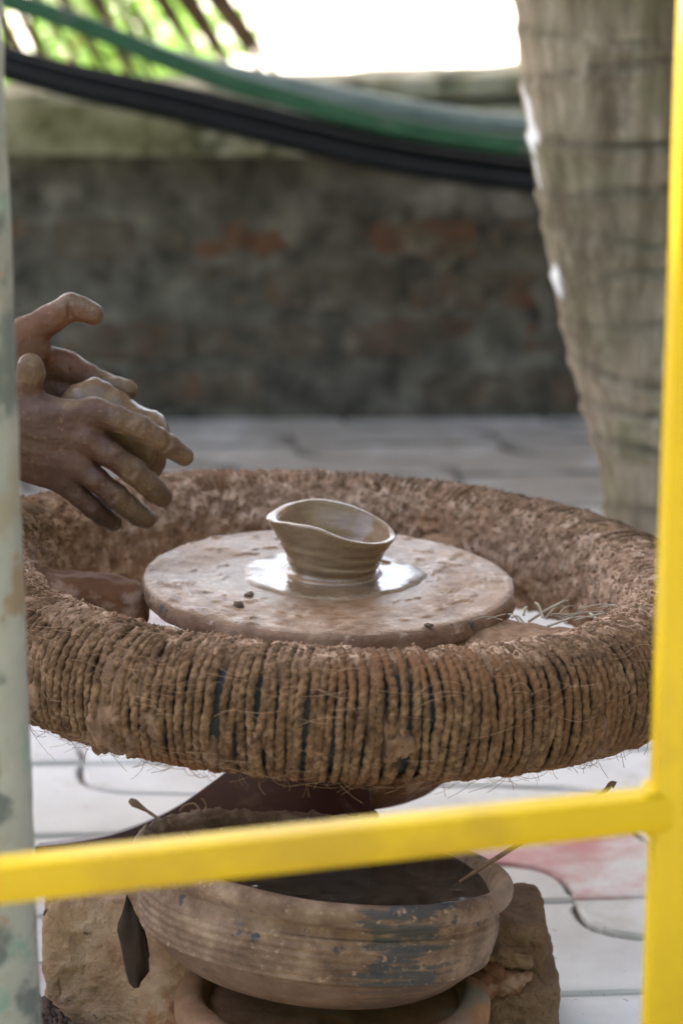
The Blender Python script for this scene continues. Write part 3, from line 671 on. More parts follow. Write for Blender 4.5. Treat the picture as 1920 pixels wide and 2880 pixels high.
# ------------------------------------------------------------------ cup and puddle on the disc
dtM = Matrix.Translation((0, 0, DZ)) @ Matrix.Rotation(.0302, 4, 'Y') @ Matrix.Rotation(.0085, 4, 'X')
cupc = dtM @ Vector((.003, .012, .0006))
cup = empty('clay_cup', cupc, (.0085, .0302, 0)); tag(cup, 'freshly thrown brown clay cup with a wavy warped rim on the wheel', 'cup')
na, = (140,)
a = np.linspace(0, 2 * np.pi, na + 1)[:-1]
def wrapg(a, c, w): d = (a - c + np.pi) % (2 * np.pi) - np.pi; return np.exp(-(d / w) ** 2)
def pint(a, keys):
    k = sorted(keys); A = np.radians([q[0] for q in k]); B = np.array([q[1] for q in k]); A3 = np.r_[A - 2 * np.pi, A, A + 2 * np.pi]; B3 = np.r_[B, B, B]
    y = np.interp(np.linspace(-1, 2, 1081) * 2 * np.pi, A3, B3); y = np.convolve(y, np.hanning(33) / np.hanning(33).sum(), 'same'); return np.interp(a, np.linspace(-1, 2, 1081) * 2 * np.pi, y)
hr = .001 * pint(a, [(0, 36), (30, 40), (60, 46.5), (90, 53), (120, 54.5), (150, 52.5), (172, 50), (190, 49.5), (215, 52), (240, 53), (258, 50.5), (280, 45), (300, 40.5), (330, 37)])
ro = .001 * pint(a, [(0, 54.5), (60, 52.5), (90, 52), (120, 52.5), (160, 56), (176, 60), (187, 60), (205, 52), (225, 46.5), (245, 45), (265, 46.5), (285, 50), (310, 53.5), (335, 54.5)])
lipw = .0042 + .0058 * wrapg(a, R(172), .62) + .0014 * wrapg(a, R(90), .5) + .0012 * wrapg(a, R(-20), .6)
outp = [(0, .0390), (.05, .0400), (.11, .0385), (.18, .0392), (.26, .0412), (.33, .0408), (.42, .0424), (.50, .0440), (.58, .0446), (.70, .0472), (.82, .0500), (.92, .0522), (.98, .0530), (1.0, .0522)]
inp = [(1.0, 0), (1.004, .35), (1.0, .8), (.965, 1.05), (.92, 1.08), (.80, 1.1), (.6, 1.25), (.4, 1.5), (.2, 2.0)]
rows = []
so_ = spline([(t, r_, 0) for t, r_ in outp], 44)
for t, r_, _ in so_:
    k = ro / .0530; kk = 1 + (k - 1) * np.clip((t - .3) / .7, 0, 1)
    rows.append(np.stack([np.cos(a) * r_ * kk, np.sin(a) * r_ * kk, hr * t], -1))
for t, wq in spline([(p[0], p[1], 0) for p in inp], 26)[:, :2]:
    base_r = np.interp(t, so_[:, 0], so_[:, 1]); k = ro / .0530; kk = 1 + (k - 1) * np.clip((t - .3) / .7, 0, 1)
    rr_ = base_r * kk - lipw * wq; rows.append(np.stack([np.cos(a) * rr_, np.sin(a) * rr_, hr * t], -1))
rows.append(np.stack([0 * a, 0 * a, hr * 0 + .008], -1))
V = np.stack(rows, 1); V += .0005 * fbm(V, 60, 3, 3)[..., None]
rg_ = .00022 * np.sin(V[..., 2] * 2 * np.pi / .0085 + .6 * np.sin(np.arctan2(V[..., 1], V[..., 0])) + 1.0) * sstep(.046, .03, V[..., 2]); V[..., :2] *= (1 + rg_ / .045)[..., None]
link('cup_wall', mesh_quads('cup_wall', V, grid_quads(na, V.shape[1], True, False)), CUP, cup)
V, Q = lathe(spline([(.0445, -.0008), (.0440, .0012), (.0425, .0026), (.0400, .0034), (.036, .0036)], 14), 120)
aa = np.arctan2(V[..., 1], V[..., 0]); V[..., :2] *= (1 + .035 * fbm(np.stack([np.cos(aa), np.sin(aa), 0 * aa], -1), 2.5, 3, 2))[..., None]
link('wet_foot', mesh_quads('wet_foot', V, Q), CUP, cup)
a = np.linspace(0, 2 * np.pi, 181)[:-1]; rp = .0775 + .0030 * np.sin(2 * a + 1) + .0022 * np.sin(3 * a + .5) + .0014 * np.sin(5 * a + 2) + .0009 * np.sin(9 * a + 1) + .0006 * np.sin(17 * a)
fr = np.linspace(.40, 1, 24)
V = np.stack([np.cos(a)[:, None] * rp[:, None] * fr, np.sin(a)[:, None] * rp[:, None] * fr, .0010 * (1 - (np.clip((fr - .93) / .07, 0, 1) ** 2) * 1.6)[None] + 0 * a[:, None]], -1)
V[..., 2] -= .0026 * sstep(.40, .58, fbm(V * [1, 1, 0], 50, 3, 9) + .35 * (fr[None] - .7)) * sstep(.62, .8, fr)[None]
pd_ = link('slip_puddle', mesh_quads('slip_puddle', V, grid_quads(180, 24, True, False)), PUDDLE, None, dtM @ Vector((.003, .009, .0007)), (.0085, .0302, 0))
tag(pd_, 'shiny pool of watery slip round the foot of the cup', 'puddle')
# crumbs lying on the disc
for (px, py, s_, lb) in ((672, 1712, .0055, 'dark clay crumb near the front left edge of the disc'), (700, 1683, .0042, 'small clay crumb just left of the puddle'), (1206, 1752, .0034, 'tiny dark crumb near the front right edge of the disc'), (880, 1512, .003, 'tiny crumb on the disc behind the cup')):
    p = atZ(px, py, DZ - .0005); p[2] = (dtM @ Vector((p[0], p[1], 0))).z + .001
    V, Q = rbox(s_, s_ * .7, s_ * .45, (5, 5, 4), s_ * .4, s_ * .5, 300, int(px), 3)
    tag(link('clay_crumb', mesh_quads('clay_crumb', V, Q, False), CRUMB, None, p, (0, 0, rnd.uniform(0, 3))), lb, 'crumb', 'crumbs on the disc')
# straw caught on the right spoke
root = empty('straw_tuft', atZ(1540, 1755, .345)); tag(root, 'wisps of dry straw caught on the spoke right of the disc', 'straw')
for i in range(20):
    p = np.array([rnd.gauss(0, .024), rnd.gauss(0, .012), .004 + rnd.random() * .010]); L = rnd.uniform(.012, .045); a_ = rnd.uniform(-.9, .9) + (math.pi / 2 if rnd.random() < .25 else 0)
    d = np.array([math.cos(a_) * L, math.sin(a_) * L * .8, rnd.uniform(-.35, .5) * L])
    v, q = tube(spline([p - d / 2, p + [0, 0, rnd.uniform(0, .004)], p + d / 2], 6), rnd.uniform(.0004, .0013), 5); link('straw', mesh_quads('straw', v, q), STRAW, root)

# ------------------------------------------------------------------ hands
def cone(P, a, b, r1, r2):
    a = np.asarray(a, np.float32); b = np.asarray(b, np.float32); ba = b - a; pa = P - a
    h = np.clip((pa @ ba) / max(1e-9, float(ba @ ba)), 0, 1)
    return np.sqrt(((pa - h[..., None] * ba) ** 2).sum(-1)) - (r1 + (r2 - r1) * h)
def smin(a, b, k):
    h = np.clip(.5 + .5 * (b - a) / k, 0, 1); return b + (a - b) * h - k * h * (1 - h)
def surface_nets(f, org, st):
    s = f < 0; nx, ny, nz = f.shape
    cs = [(i, j, k) for i in (0, 1) for j in (0, 1) for k in (0, 1)]
    def sh(A, c): return A[c[0]:nx - 1 + c[0], c[1]:ny - 1 + c[1], c[2]:nz - 1 + c[2]]
    cnt = sum(sh(s, c).astype(np.int8) for c in cs); act = (cnt > 0) & (cnt < 8)
    idx = np.full(act.shape, -1, np.int64); I = np.argwhere(act); idx[act] = np.arange(len(I))
    acc = np.zeros((len(I), 3)); num = np.zeros(len(I)); vals = {c: sh(f, c)[act] for c in cs}
    for c in cs:
        for ax in range(3):
            if c[ax] == 0:
                d = list(c); d[ax] = 1; d = tuple(d); fa, fb = vals[c], vals[d]; x = (fa < 0) != (fb < 0)
                t = np.where(x, fa / np.where(x, fa - fb, 1), 0); p = np.array(c, float)[None].repeat(len(I), 0); p[:, ax] += t
                acc[x] += p[x]; num[x] += 1
    V = org + st * (I + acc / num[:, None]); Q = []
    for ax in range(3):
        u, v = [(1, 2), (2, 0), (0, 1)][ax]
        n0 = [slice(None)] * 3; n1 = [slice(None)] * 3; n0[ax] = slice(0, -1); n1[ax] = slice(1, None)
        x = s[tuple(n0)] != s[tuple(n1)]; E = np.argwhere(x); inside = s[tuple(n0)][x]
        ok = (E[:, u] > 0) & (E[:, v] > 0) & (E[:, u] < f.shape[u] - 1) & (E[:, v] < f.shape[v] - 1); E = E[ok]; inside = inside[ok]
        def g(du, dv): q = E.copy(); q[:, u] -= du; q[:, v] -= dv; return idx[q[:, 0], q[:, 1], q[:, 2]]
        q = np.stack([g(1, 1), g(0, 1), g(0, 0), g(1, 0)], -1); q[~inside] = q[~inside][:, ::-1]; Q.append(q)
    return V, np.vstack(Q)
def sdf_mesh(fun, lo, hi, st):
    lo = np.asarray(lo, np.float32); n = np.ceil((np.asarray(hi) - lo) / st).astype(int) + 1
    G = np.stack(np.meshgrid(*[lo[i] + st * np.arange(n[i]) for i in range(3)], indexing='ij'), -1).astype(np.float32)
    return surface_nets(fun(G), lo.astype(float), st)
def J(x, y, dy): return atY(x, y, dy / 1000.0)
def hand_sdf(P, H):
    palm = None
    for (a, b_, r1, r2) in H['palm']:
        d = cone(P, a, b_, r1, r2); palm = d if palm is None else smin(palm, d, .011)
    fing = None
    for ch in H['fingers']:
        fd = None
        for (a, ra), (b_, rb) in zip(ch[:-1], ch[1:]):
            d = cone(P, a, b_, ra * 1.13, rb * (1.22 if b_ is ch[-1][0] else 1.13)); fd = d if fd is None else smin(fd, d, .0035)
        fing = fd if fing is None else np.minimum(fing, fd)
    d = smin(palm, fing, .0085)
    for (a, b_, r1, r2) in H.get('bumps', ()): d = smin(d, cone(P, a, b_, r1, r2), .006)
    for (a, b_, r_) in H.get('cuts', ()):
        c_ = cone(P, a, b_, r_, r_); h = np.clip(.5 - .5 * (d + c_) / .0025, 0, 1); d = d + (-c_ - d) * h + .0025 * h * (1 - h)
    for (a, b_, r1, r2) in H.get('nails', ()): d = smin(d, cone(P, a, b_, r1, r2), .001)
    return d
mm = .001
# near (right) hand: back towards the camera, thumb up, fingers pointing right and down
def Jn(x, y, dy): return J(x, y, dy - 12)
NH = dict(palm=[], fingers=[], bumps=[], cuts=[], nails=[])
mc = [((-45, 1168), (266, 1160)), ((-55, 1203), (250, 1232)), ((-55, 1240), (222, 1300)), ((-48, 1275), (188, 1357))]
for k, (p, q) in enumerate(mc): NH['palm'].append((Jn(*p, 4 + 2 * k), Jn(*q, [0, -2, 1, 6][k]), (13.5 - k * .4) * mm, (11.3 - .5 * k) * mm))
NH['palm'].append((Jn(-70, 1222, 6), Jn(-330, 1235, 14), 25 * mm, 29 * mm))
NH['palm'].append((Jn(-330, 1235, 14), Jn(-1050, 1215, 20), 29 * mm, 40 * mm))
for (a_, c_) in (((20, 1180), (235, 1192)), ((20, 1215), (215, 1258)), ((15, 1245), (190, 1318))): NH['palm'].append((Jn(*a_, 3), Jn(*c_, 3), 12.5 * mm, 10.5 * mm))
NH['palm'].append((Jn(-20, 1180, 12), Jn(150, 1190, 12), 14 * mm, 11 * mm))
NH['palm'].append((Jn(-30, 1255, 12), Jn(130, 1320, 14), 14 * mm, 11 * mm))
NH['fingers'] = [
    [(Jn(266, 1160, 0), 10.8 * mm), (Jn(330, 1178, -3), 9.6 * mm), (Jn(392, 1203, -2), 9.5 * mm), (Jn(440, 1232, 2), 8.6 * mm), (Jn(474, 1254, 6), 8.5 * mm), (Jn(518, 1284, 12), 7.0 * mm)],
    [(Jn(250, 1232, -2), 10.6 * mm), (Jn(310, 1278, -6), 9.8 * mm), (Jn(375, 1325, -4), 10.0 * mm), (Jn(415, 1360, 2), 9.0 * mm), (Jn(436, 1380, 6), 8.8 * mm), (Jn(456, 1398, 10), 7.4 * mm)],
    [(Jn(222, 1300, 1), 10.0 * mm), (Jn(270, 1348, -4), 9.2 * mm), (Jn(325, 1395, -3), 9.5 * mm), (Jn(365, 1428, 2), 8.6 * mm), (Jn(390, 1447, 6), 8.3 * mm), (Jn(412, 1460, 10), 7.0 * mm)],
    [(Jn(188, 1357, 6), 9.0 * mm), (Jn(225, 1396, 4), 8.2 * mm), (Jn(262, 1427, 5), 8.2 * mm), (Jn(290, 1450, 9), 7.4 * mm), (Jn(320, 1470, 14), 6.2 * mm)],
    [(Jn(-20, 1175, 22), 13 * mm), (Jn(40, 1112, 20), 12.2 * mm), (Jn(78, 1075, 14), 10.8 * mm), (Jn(88, 1050, 12), 10.6 * mm), (Jn(86, 1030, 10), 9.4 * mm)]]
NH['palm'].append((Jn(60, 1105, 20), Jn(190, 1160, 10), 9 * mm, 7 * mm))
NH['bumps'] = [(Jn(264, 1160, -7), Jn(268, 1161, -7), 5.5 * mm, 5.5 * mm), (Jn(246, 1230, -9), Jn(250, 1233, -9), 5.5 * mm, 5.5 * mm), (Jn(218, 1298, -5), Jn(222, 1301, -5), 5 * mm, 5 * mm),
               (Jn(60, 1180, -6.5), Jn(240, 1162, -7.5), 2.2 * mm, 2.6 * mm), (Jn(40, 1212, -7), Jn(225, 1230, -8.5), 2.2 * mm, 2.8 * mm), (Jn(40, 1245, -5.5), Jn(200, 1295, -5.5), 2.0 * mm, 2.6 * mm)]
def crease(x, y, dy, ax, ay, w=9, r_=.9):   # short groove across a finger, direction (ax, ay) in the picture
    return [(Jn(x - ax * w, y - ay * w, dy), Jn(x + ax * w, y + ay * w, dy), r_ * mm)]
for (x, y, dy, ax, ay) in ((392, 1203, -12.6, -.45, .9), (398, 1207, -12.2, -.45, .9), (474, 1254, -3.4, -.55, .84), (375, 1325, -15, -.65, .76), (381, 1330, -14.6, -.65, .76), (325, 1395, -13.4, -.62, .78)):
    NH['cuts'] += crease(x, y, dy, ax, ay, 16)
NH['nails'] = [(Jn(498, 1262, 5.2), Jn(516, 1272, 9.5), 3.6 * mm, 3.4 * mm)]
#NH['nails'] += [(Jn(84, 1026, .5), Jn(86, 1036, .0), 5.2 * mm, 5.2 * mm)]
Vn, Qn = sdf_mesh(lambda P: hand_sdf(P, NH), (-.46, -.07, .36), (-.115, .06, .60), .0016)
# far (left) hand: palm towards the camera, thumb on top pointing right
def Jf(x, y, dy): return J(x, y, dy + 52)
FH = dict(palm=[], fingers=[], bumps=[], cuts=[], nails=[])
mc = [((-60, 1040), (196, 1035)), ((-62, 1075), (190, 1100)), ((-62, 1110), (172, 1160)), ((-60, 1145), (145, 1215))]
for k, (p, q) in enumerate(mc): FH['palm'].append((Jf(*p, 12), Jf(*q, 14), 14 * mm, (11 - .4 * k) * mm))
FH['palm'].append((Jf(-70, 1095, 14), Jf(-330, 1120, 24), 25 * mm, 29 * mm))
FH['palm'].append((Jf(-330, 1120, 24), Jf(-1050, 1140, 40), 29 * mm, 40 * mm))
FH['palm'].append((Jf(-25, 1050, -2), Jf(95, 985, -3), 19 * mm, 15.5 * mm))        # thenar mound
FH['palm'].append((Jf(60, 1000, 6), Jf(165, 1010, 12), 13 * mm, 9 * mm))
FH['fingers'] = [
    [(Jf(196, 1035, 12), 11 * mm), (Jf(245, 1058, 10), 9.8 * mm), (Jf(290, 1080, 6), 9.4 * mm), (Jf(330, 1092, -2), 8.6 * mm), (Jf(358, 1097, -8), 7.8 * mm)],
    [(Jf(190, 1100, 14), 11 * mm), (Jf(290, 1150, 10), 9.6 * mm), (Jf(350, 1180, -2), 8.4 * mm), (Jf(380, 1190, -14), 7.4 * mm)],
    [(Jf(172, 1160, 14), 10 * mm), (Jf(270, 1215, 12), 9.2 * mm), (Jf(335, 1240, 0), 8.2 * mm), (Jf(360, 1250, -12), 7.2 * mm)],
    [(Jf(145, 1215, 14), 9.4 * mm), (Jf(220, 1270, 10), 8.4 * mm), (Jf(270, 1290, 0), 7.4 * mm)],
    [(Jf(25, 985, 0), 16 * mm), (Jf(75, 940, -2), 13.6 * mm), (Jf(140, 900, -4), 11.4 * mm), (Jf(200, 864, -6), 10.8 * mm), (Jf(228, 871, -7), 9.2 * mm), (Jf(260, 884, -8), 8.4 * mm)]]
FH['cuts'] = [(Jf(188, 850, -17), Jf(200, 905, -16), 1.0 * mm), (Jf(196, 850, -17), Jf(207, 902, -16), .7 * mm), (Jf(150, 960, -12), Jf(120, 1060, -15), 1.1 * mm), (Jf(172, 985, -6), Jf(205, 1060, 3), 1.0 * mm),
              (Jf(286, 1050, 0), Jf(280, 1105, -4), 1.0 * mm), (Jf(246, 1025, 2), Jf(236, 1085, 0), .9 * mm), (Jf(120, 915, -17), Jf(135, 955, -17), .7 * mm), (Jf(90, 1010, -19), Jf(140, 1070, -16), .8 * mm)]
FH['bumps'] = [(Jf(262, 874, -5), Jf(236, 858, -4), 3.8 * mm, 4.6 * mm)]
Vf, Qf = sdf_mesh(lambda P: hand_sdf(P, FH), (-.46, -.02, .38), (-.165, .12, .615), .0016)
person = empty('person', (-.55, 0, 0)); tag(person, 'person with clay-smeared bare hands holding a lump of clay over the wheel', 'person')
Vb = np.vstack([Vn, Vf]); Vb = Vb + (.0007 * fbm(Vb, 70, 3, 4) + .0005 * fbm(Vb, 220, 2, 6))[:, None] * np.array([.3, -1, .5]); Qb = np.vstack([Qn, Qf + len(Vn)])
def px_of(V):
    d = V - CAM; z = d @ FW; return 960 + FPX * d[:, 0] / z, 1440 - FPX * (d @ UP) / z
u_, v_ = px_of(Vb); isf = np.r_[np.zeros(len(Vn)), np.ones(len(Vf))]
tipw = np.where(isf < .5, sstep(.15, 1.0, (u_ - 200) / 220), sstep(170, 330, u_) * .8 + .6 * sstep(900, 840, v_))
thumb = (isf < .5) * sstep(1110, 1050, v_)
edge_top = (isf < .5) * sstep(1190, 1130, v_) * .55
clayw = np.clip(np.maximum(np.maximum(tipw, thumb), edge_top), 0, 1)
me = mesh_quads('body', Vb - np.array([-.55, 0, 0]), Qb); attr(me, 'clay', clayw); attr(me, 'far', isf); link('body', me, SKIN, person)

def sdf_body(parts, lo, hi, st, k=.03):
    def f(P):
        d = None
        for (a, b_, r1, r2) in parts:
            q = cone(P, a, b_, r1, r2); d = q if d is None else smin(d, q, k)
        return d
    return sdf_mesh(f, lo, hi, st)
wr, wl = Jn(-330, 1235, 14), Jf(-330, 1120, 24)
shR, shL = np.array([-.93, -.16, .80]), np.array([-.93, .22, .80]); elR, elL = np.array([-.66, -.17, .46]), np.array([-.67, .25, .47])
arms = [(wr, elR, .029, .042), (elR, shR, .043, .055), (wl, elL, .029, .042), (elL, shL, .043, .055)]
torso = [((-1.0, .03, .30), (-.97, .03, .56), .135, .125), ((-.97, -.05, .66), (-.97, .11, .66), .125, .125), ((-.94, -.13, .79), (-.94, .19, .79), .062, .062)]
legs = [((-.98, -.07, .27), (-.64, -.27, .40), .088, .065), ((-.64, -.27, .40), (-.72, -.25, .06), .062, .042), ((-.72, -.25, .04), (-.58, -.27, .03), .036, .030),
        ((-.98, .13, .27), (-.64, .33, .40), .088, .065), ((-.64, .33, .40), (-.72, .31, .06), .062, .042), ((-.72, .31, .04), (-.58, .33, .03), .036, .030)]
head = [((-.92, .03, .82), (-.89, .03, .92), .052, .050), ((-.86, .03, 1.01), (-.88, .03, 1.04), .082, .092), ((-.82, .03, .95), (-.84, .03, .99), .048, .06), ((-.775, .03, .985), (-.785, .03, 1.02), .012, .008), ((-.89, -.065, 1.0), (-.89, -.07, 1.03), .014, .016), ((-.89, .125, 1.0), (-.89, .13, 1.03), .014, .016), ((-.785, .01, .95), (-.785, .05, .95), .010, .010)]
Vp, Qp = sdf_body(arms + torso + legs + head, (-1.22, -.40, .0), (-.28, .46, 1.16), .011, .022)
sel = Qp[(Vp[Qp].mean(1)[:, 0] < -.43)]; Vb = np.vstack([Vb, Vp]); Qb = np.vstack([Qb, sel + len(Vn) + len(Vf)])
clayw = np.r_[clayw, np.zeros(len(Vp))]; isf = np.r_[isf, np.zeros(len(Vp))]
bpy.data.objects.remove(person.children[0]); me = mesh_quads('body', Vb - np.array([-.55, 0, 0]), Qb); attr(me, 'clay', clayw); attr(me, 'far', isf); link('body', me, SKIN, person)
grow = lambda L, e: [(a, b_, r1 + e, r2 + e) for a, b_, r1, r2 in L]
CLOTH = m_simple('cotton_shirt', [(.3, (.16, .17, .19)), (.7, (.26, .27, .30))], 12, .9); TROUS = m_simple('dark_trousers', [(.3, (.03, .03, .035)), (.7, (.06, .06, .065))], 12, .9); HAIR = m_simple('black_hair', [(.3, (.008, .007, .006)), (.7, (.02, .018, .016))], 60, .5)
slv = [(shR + (elR - shR) * .55, shR, .056, .064), (shL + (elL - shL) * .55, shL, .056, .064)]
for nm_, prt, mt_ in (('shirt', grow(torso, .013) + slv, CLOTH), ('trousers', grow([legs[0], legs[1], legs[3], legs[4], ((-1.0, -.05, .28), (-1.0, .11, .28), .12, .12)], .016), TROUS), ('hair', [((-.90, .03, 1.05), (-.925, .03, 1.03), .096, .094)], HAIR)):
    Vq, Qq = sdf_body(prt, (-1.24, -.42, -.02), (-.50, .48, 1.2), .012, .03); link(nm_, mesh_quads(nm_, Vq - np.array([-.55, 0, 0]), Qq), mt_, person)
st_ = empty('wooden_stool', (-1.02, .03, 0)); tag(st_, 'low wooden stool under the potter, outside the frame on the left', 'stool')
V, Q = rbox(.15, .17, .018, (6, 6, 3), .008); link('seat', mesh_quads('seat', V + [0, 0, .135], Q), TWIG, st_)
for sx in (-1, 1):
    for sy in (-1, 1): V, Q = rbox(.02, .02, .059, (3, 3, 4), .004); link('leg', mesh_quads('leg', V + [sx * .11, sy * .13, .059], Q), TWIG, st_)

# lump of clay held between the hands
cl0 = J(330, 1200, 22)
def lump(P):
    d = cone(P, J(240, 1140, 28), J(392, 1232, 28), .0215, .0275)
    d = smin(d, cone(P, J(262, 1100, 34), J(330, 1150, 34), .012, .016), .006)
    d = smin(d, cone(P, J(405, 1265, 24), J(415, 1300, 26), .018, .016), .01)
    d = smin(d, cone(P, J(330, 1240, 32), J(395, 1340, 34), .016, .012), .008)
    c_ = cone(P, J(468, 1255, 12), J(455, 1330, 14), .008, .012); h = np.clip(.5 - .5 * (d + c_) / .004, 0, 1); d = d + (-c_ - d) * h + .004 * h * (1 - h)
    q = P.reshape(-1, 3).astype(float)
    return d + (.0022 * fbm(q, 55, 3, 3) + .0009 * fbm(q, 170, 2, 5)).reshape(d.shape)
V, Q = sdf_mesh(lump, cl0 - [.085, .04, .065], cl0 + [.075, .065, .06], .0022)
tag(link('clay_lump', mesh_quads('clay_lump', V - cl0, Q), WETCLAY, None, cl0), 'soft grey-brown lump of clay squeezed between the two hands', 'clay')

# ------------------------------------------------------------------ pot and what it stands on
PC = atY(912, 2408, -.215)
pot = empty('water_pot', PC, (R(-8.5), R(6.6), 0)); tag(pot, 'wide tilted terracotta water pot with dark stains in front of the wheel', 'pot')
PR = .1575
prof = [(.0, -.108), (.055, -.1075), (.090, -.102), (.114, -.0915), (.131, -.0775), (.1385, -.0695), (.1400, -.0675)]
body = [(.1440, -.0665), (.1462, -.056), (.1480, -.046), (.1485, -.037), (.1470, -.030), (.1455, -.025), (.1460, -.0215), (.1500, -.019), (.1550, -.0165), (PR, -.0105), (PR - .001, -.004), (.1520, .0), (.1460, -.0008), (.1415, -.006), (.1395, -.016), (.1395, -.035), (.136, -.06), (.12, -.08), (.07, -.092), (0, -.094)]
pr = np.vstack([spline(prof, 50)[:, :2], spline(body, 130)[:, :2]])
V, Q = lathe(pr, 200); aa = np.arctan2(V[..., 1], V[..., 0])
zz = V[..., 2]; outw = (np.arange(len(pr)) < 100)[None] & (zz < -.027) & (zz > -.069)
rid = np.where(outw, .0016 * np.sin(zz * 2 * np.pi / .0068 + .5 * np.sin(aa * 2)) * (.5 + .5 * fbm(V, 9, 2, 4)), 0)
dn = .0014 * fbm(V, 18, 3, 9) + rid
V[..., 0] += dn * np.cos(aa); V[..., 1] += dn * np.sin(aa); V[..., 2] += np.where(zz > -.03, .0025 * fbm(np.stack([np.cos(aa), np.sin(aa), 0 * aa], -1), 1.8, 3, 2), 0)
far_crust = sstep(.2, .7, np.sin(aa - .35)) * (zz > -.006); V[..., 2] += far_crust * .0035 * abs(fbm(V, 120, 3, 6)) * 2
link('pot_wall', mesh_quads('pot_wall', V, Q), POT, pot)
a = np.linspace(0, 2 * np.pi, 97)[:-1]; fr = np.linspace(.01, 1, 40)
wz = -.034
Mi = (Matrix.Rotation(R(6.6), 4, 'Y') @ Matrix.Rotation(R(-8.5), 4, 'X')).to_3x3()
V = np.stack([np.cos(a)[:, None] * .152 * fr, np.sin(a)[:, None] * .150 * fr, 0 * a[:, None] * fr], -1)
# water is level: clip the sheet to the tilted pot wall by shrinking the radius where it would poke through
Minv = np.array(Mi.inverted())
for i in range(len(a)):
    rmax = .15
    for q_ in np.linspace(.05, .15, 120):
        p = Minv @ np.array([math.cos(a[i]) * q_, math.sin(a[i]) * q_, wz]); rr_ = math.hypot(p[0], p[1])
        lim = np.interp(p[2], [-.094, -.08, -.06, -.035, -.016, 0], [.0, .12, .136, .1395, .1395, .1395])
        if rr_ > lim + .003: rmax = q_; break
    V[i] = np.stack([math.cos(a[i]) * rmax * fr, math.sin(a[i]) * rmax * fr, 0 * fr], -1)
V[..., 2] += .0008 * np.maximum(0, fbm(V, 90, 3, 3) - .25) + .0012 * np.maximum(0, fbm(V, 34, 3, 8) - .2)
wt = link('muddy_water', mesh_quads('muddy_water', V, grid_quads(96, 40, True, False)), SLURRY, None, PC + np.array([0, 0, wz])); tag(wt, 'dark glistening slurry inside the terracotta pot', 'water')
def twig(name, px, Ys, rads, label, knob=None):
    P = spline([atY(x, y, Y) for (x, y), Y in zip(px, Ys)], 24); c0 = P[0].copy()
    rads = np.interp(np.linspace(0, 1, 24), np.linspace(0, 1, len(rads)), rads) * (1 + .18 * fbm(P, 160, 2, 3))
    V, Q = tube(P - c0, rads, 8); tag(link(name, mesh_quads(name, V, Q), TWIG, None, c0), label, 'twig')
twig('twig', [(368, 2252), (384, 2262), (440, 2298), (500, 2340), (600, 2410)], [-.07, -.075, -.1, -.13, -.17], [.0026, .0038, .0014, .0016, .0018, .0016], 'thin twig sticking up left out of the pot')
twig('twig', [(1290, 2482), (1370, 2430), (1470, 2366), (1560, 2312), (1690, 2232), (1716, 2205), (1728, 2208)], [-.25, -.235, -.22, -.20, -.18, -.175, -.175], [.0015, .0018, .0024, .0022, .002, .0022, .0034], 'long thin stick leaning right out of the pot')
# jute thread on the far rim
c0 = atY(560, 2290, -.075)
V, Q = tube(spline([atY(x, y, Y) - c0 for x, y, Y in ((505, 2282, -.08), (520, 2266, -.08), (545, 2260, -.08), (560, 2275, -.085), (568, 2285, -.09), (580, 2268, -.09), (572, 2250, -.09), (565, 2246, -.09))], 40), .0009, 6)
tag(link('jute_thread', mesh_quads('jute_thread', V, Q), FIBRE, None, c0), 'curled jute thread lying on the far rim of the pot', 'thread')

# clay drum under the pot
DC = atY(935, 2760, -.225); DC[2] -= .005
prof = spline([(0, -.012), (.098, -.012), (.104, -.010), (.108, -.002), (.114, .001), (.124, -.001), (.130, -.008), (.130, -.02), (.126, -.05), (.129, -.10), (.128, -.16)], 70)
V, Q = lathe(prof, 150); V += .0022 * fbm(V, 22, 4, 3)[..., None] * np.array([1, 1, .6]); V[..., 2] = np.maximum(V[..., 2], -DC[2])
V, Q = V, Q
tag(link('clay_drum', mesh_quads('clay_drum', V, Q), DRUM, None, DC), 'round orange-brown clay drum with a sunk top carrying the pot', 'drum')
def block(name, lo, hi, n, amp, scale, seed, mat, label, bev=.014, shape=None):
    lo, hi = np.array(lo), np.array(hi); h = (hi - lo) / 2; c_ = (lo + hi) / 2; c_[2] = lo[2]
    V, Q = rbox(h[0], h[1], h[2], n, bev, amp, scale, seed, 5); V[:, 2] += h[2]
    inn = V - np.array([0, 0, h[2]]); nn_ = inn / h; nn_ = nn_ * (abs(nn_) > .8); nn_ /= np.maximum(np.linalg.norm(nn_, axis=1), 1e-6)[:, None]
    V = V - nn_ * (.016 * np.maximum(0, fbm(V + seed, 26, 4, seed + 1) - .18) + .002 * fbm(V, 140, 3, seed + 2))[:, None]
    if shape: V = shape(V, h)
    V[:, 2] = np.maximum(V[:, 2], -.002)
    return tag(link(name, mesh_quads(name, V, Q), mat, None, c_), label, 'block', 'mud blocks round the drum')
L0 = atY(122, 2520, -.12); L1 = atY(610, 2490, -.12)
def shl(V, h):
    V = V.copy(); t = sstep(-.2 * h[0], .5 * h[0], V[:, 0]); V[:, 1] -= .028 * t * (V[:, 1] < 0)
    V[:, 1] += .012 * sstep(.0, .8, V[:, 2] / (2 * h[2])) * (V[:, 1] < 0); return V
block('mud_block', (L0[0], -.16, 0), (L1[0], -.085, L1[2] - .004), (60, 24, 60), .003, 30, 4, BLOCK, 'pale orange mud-plastered block left of the pot', .007, shl)
R0 = atY(1290, 2530, -.12); R1 = atY(1530, 2530, -.12)
def shr(V, h):
    V = V.copy(); lowp = sstep(.62, .52, V[:, 2] / (2 * h[2])); V[:, 0] += .010 * lowp * (V[:, 0] > 0); V[:, 1] -= .02 * lowp * (V[:, 1] < 0); return V
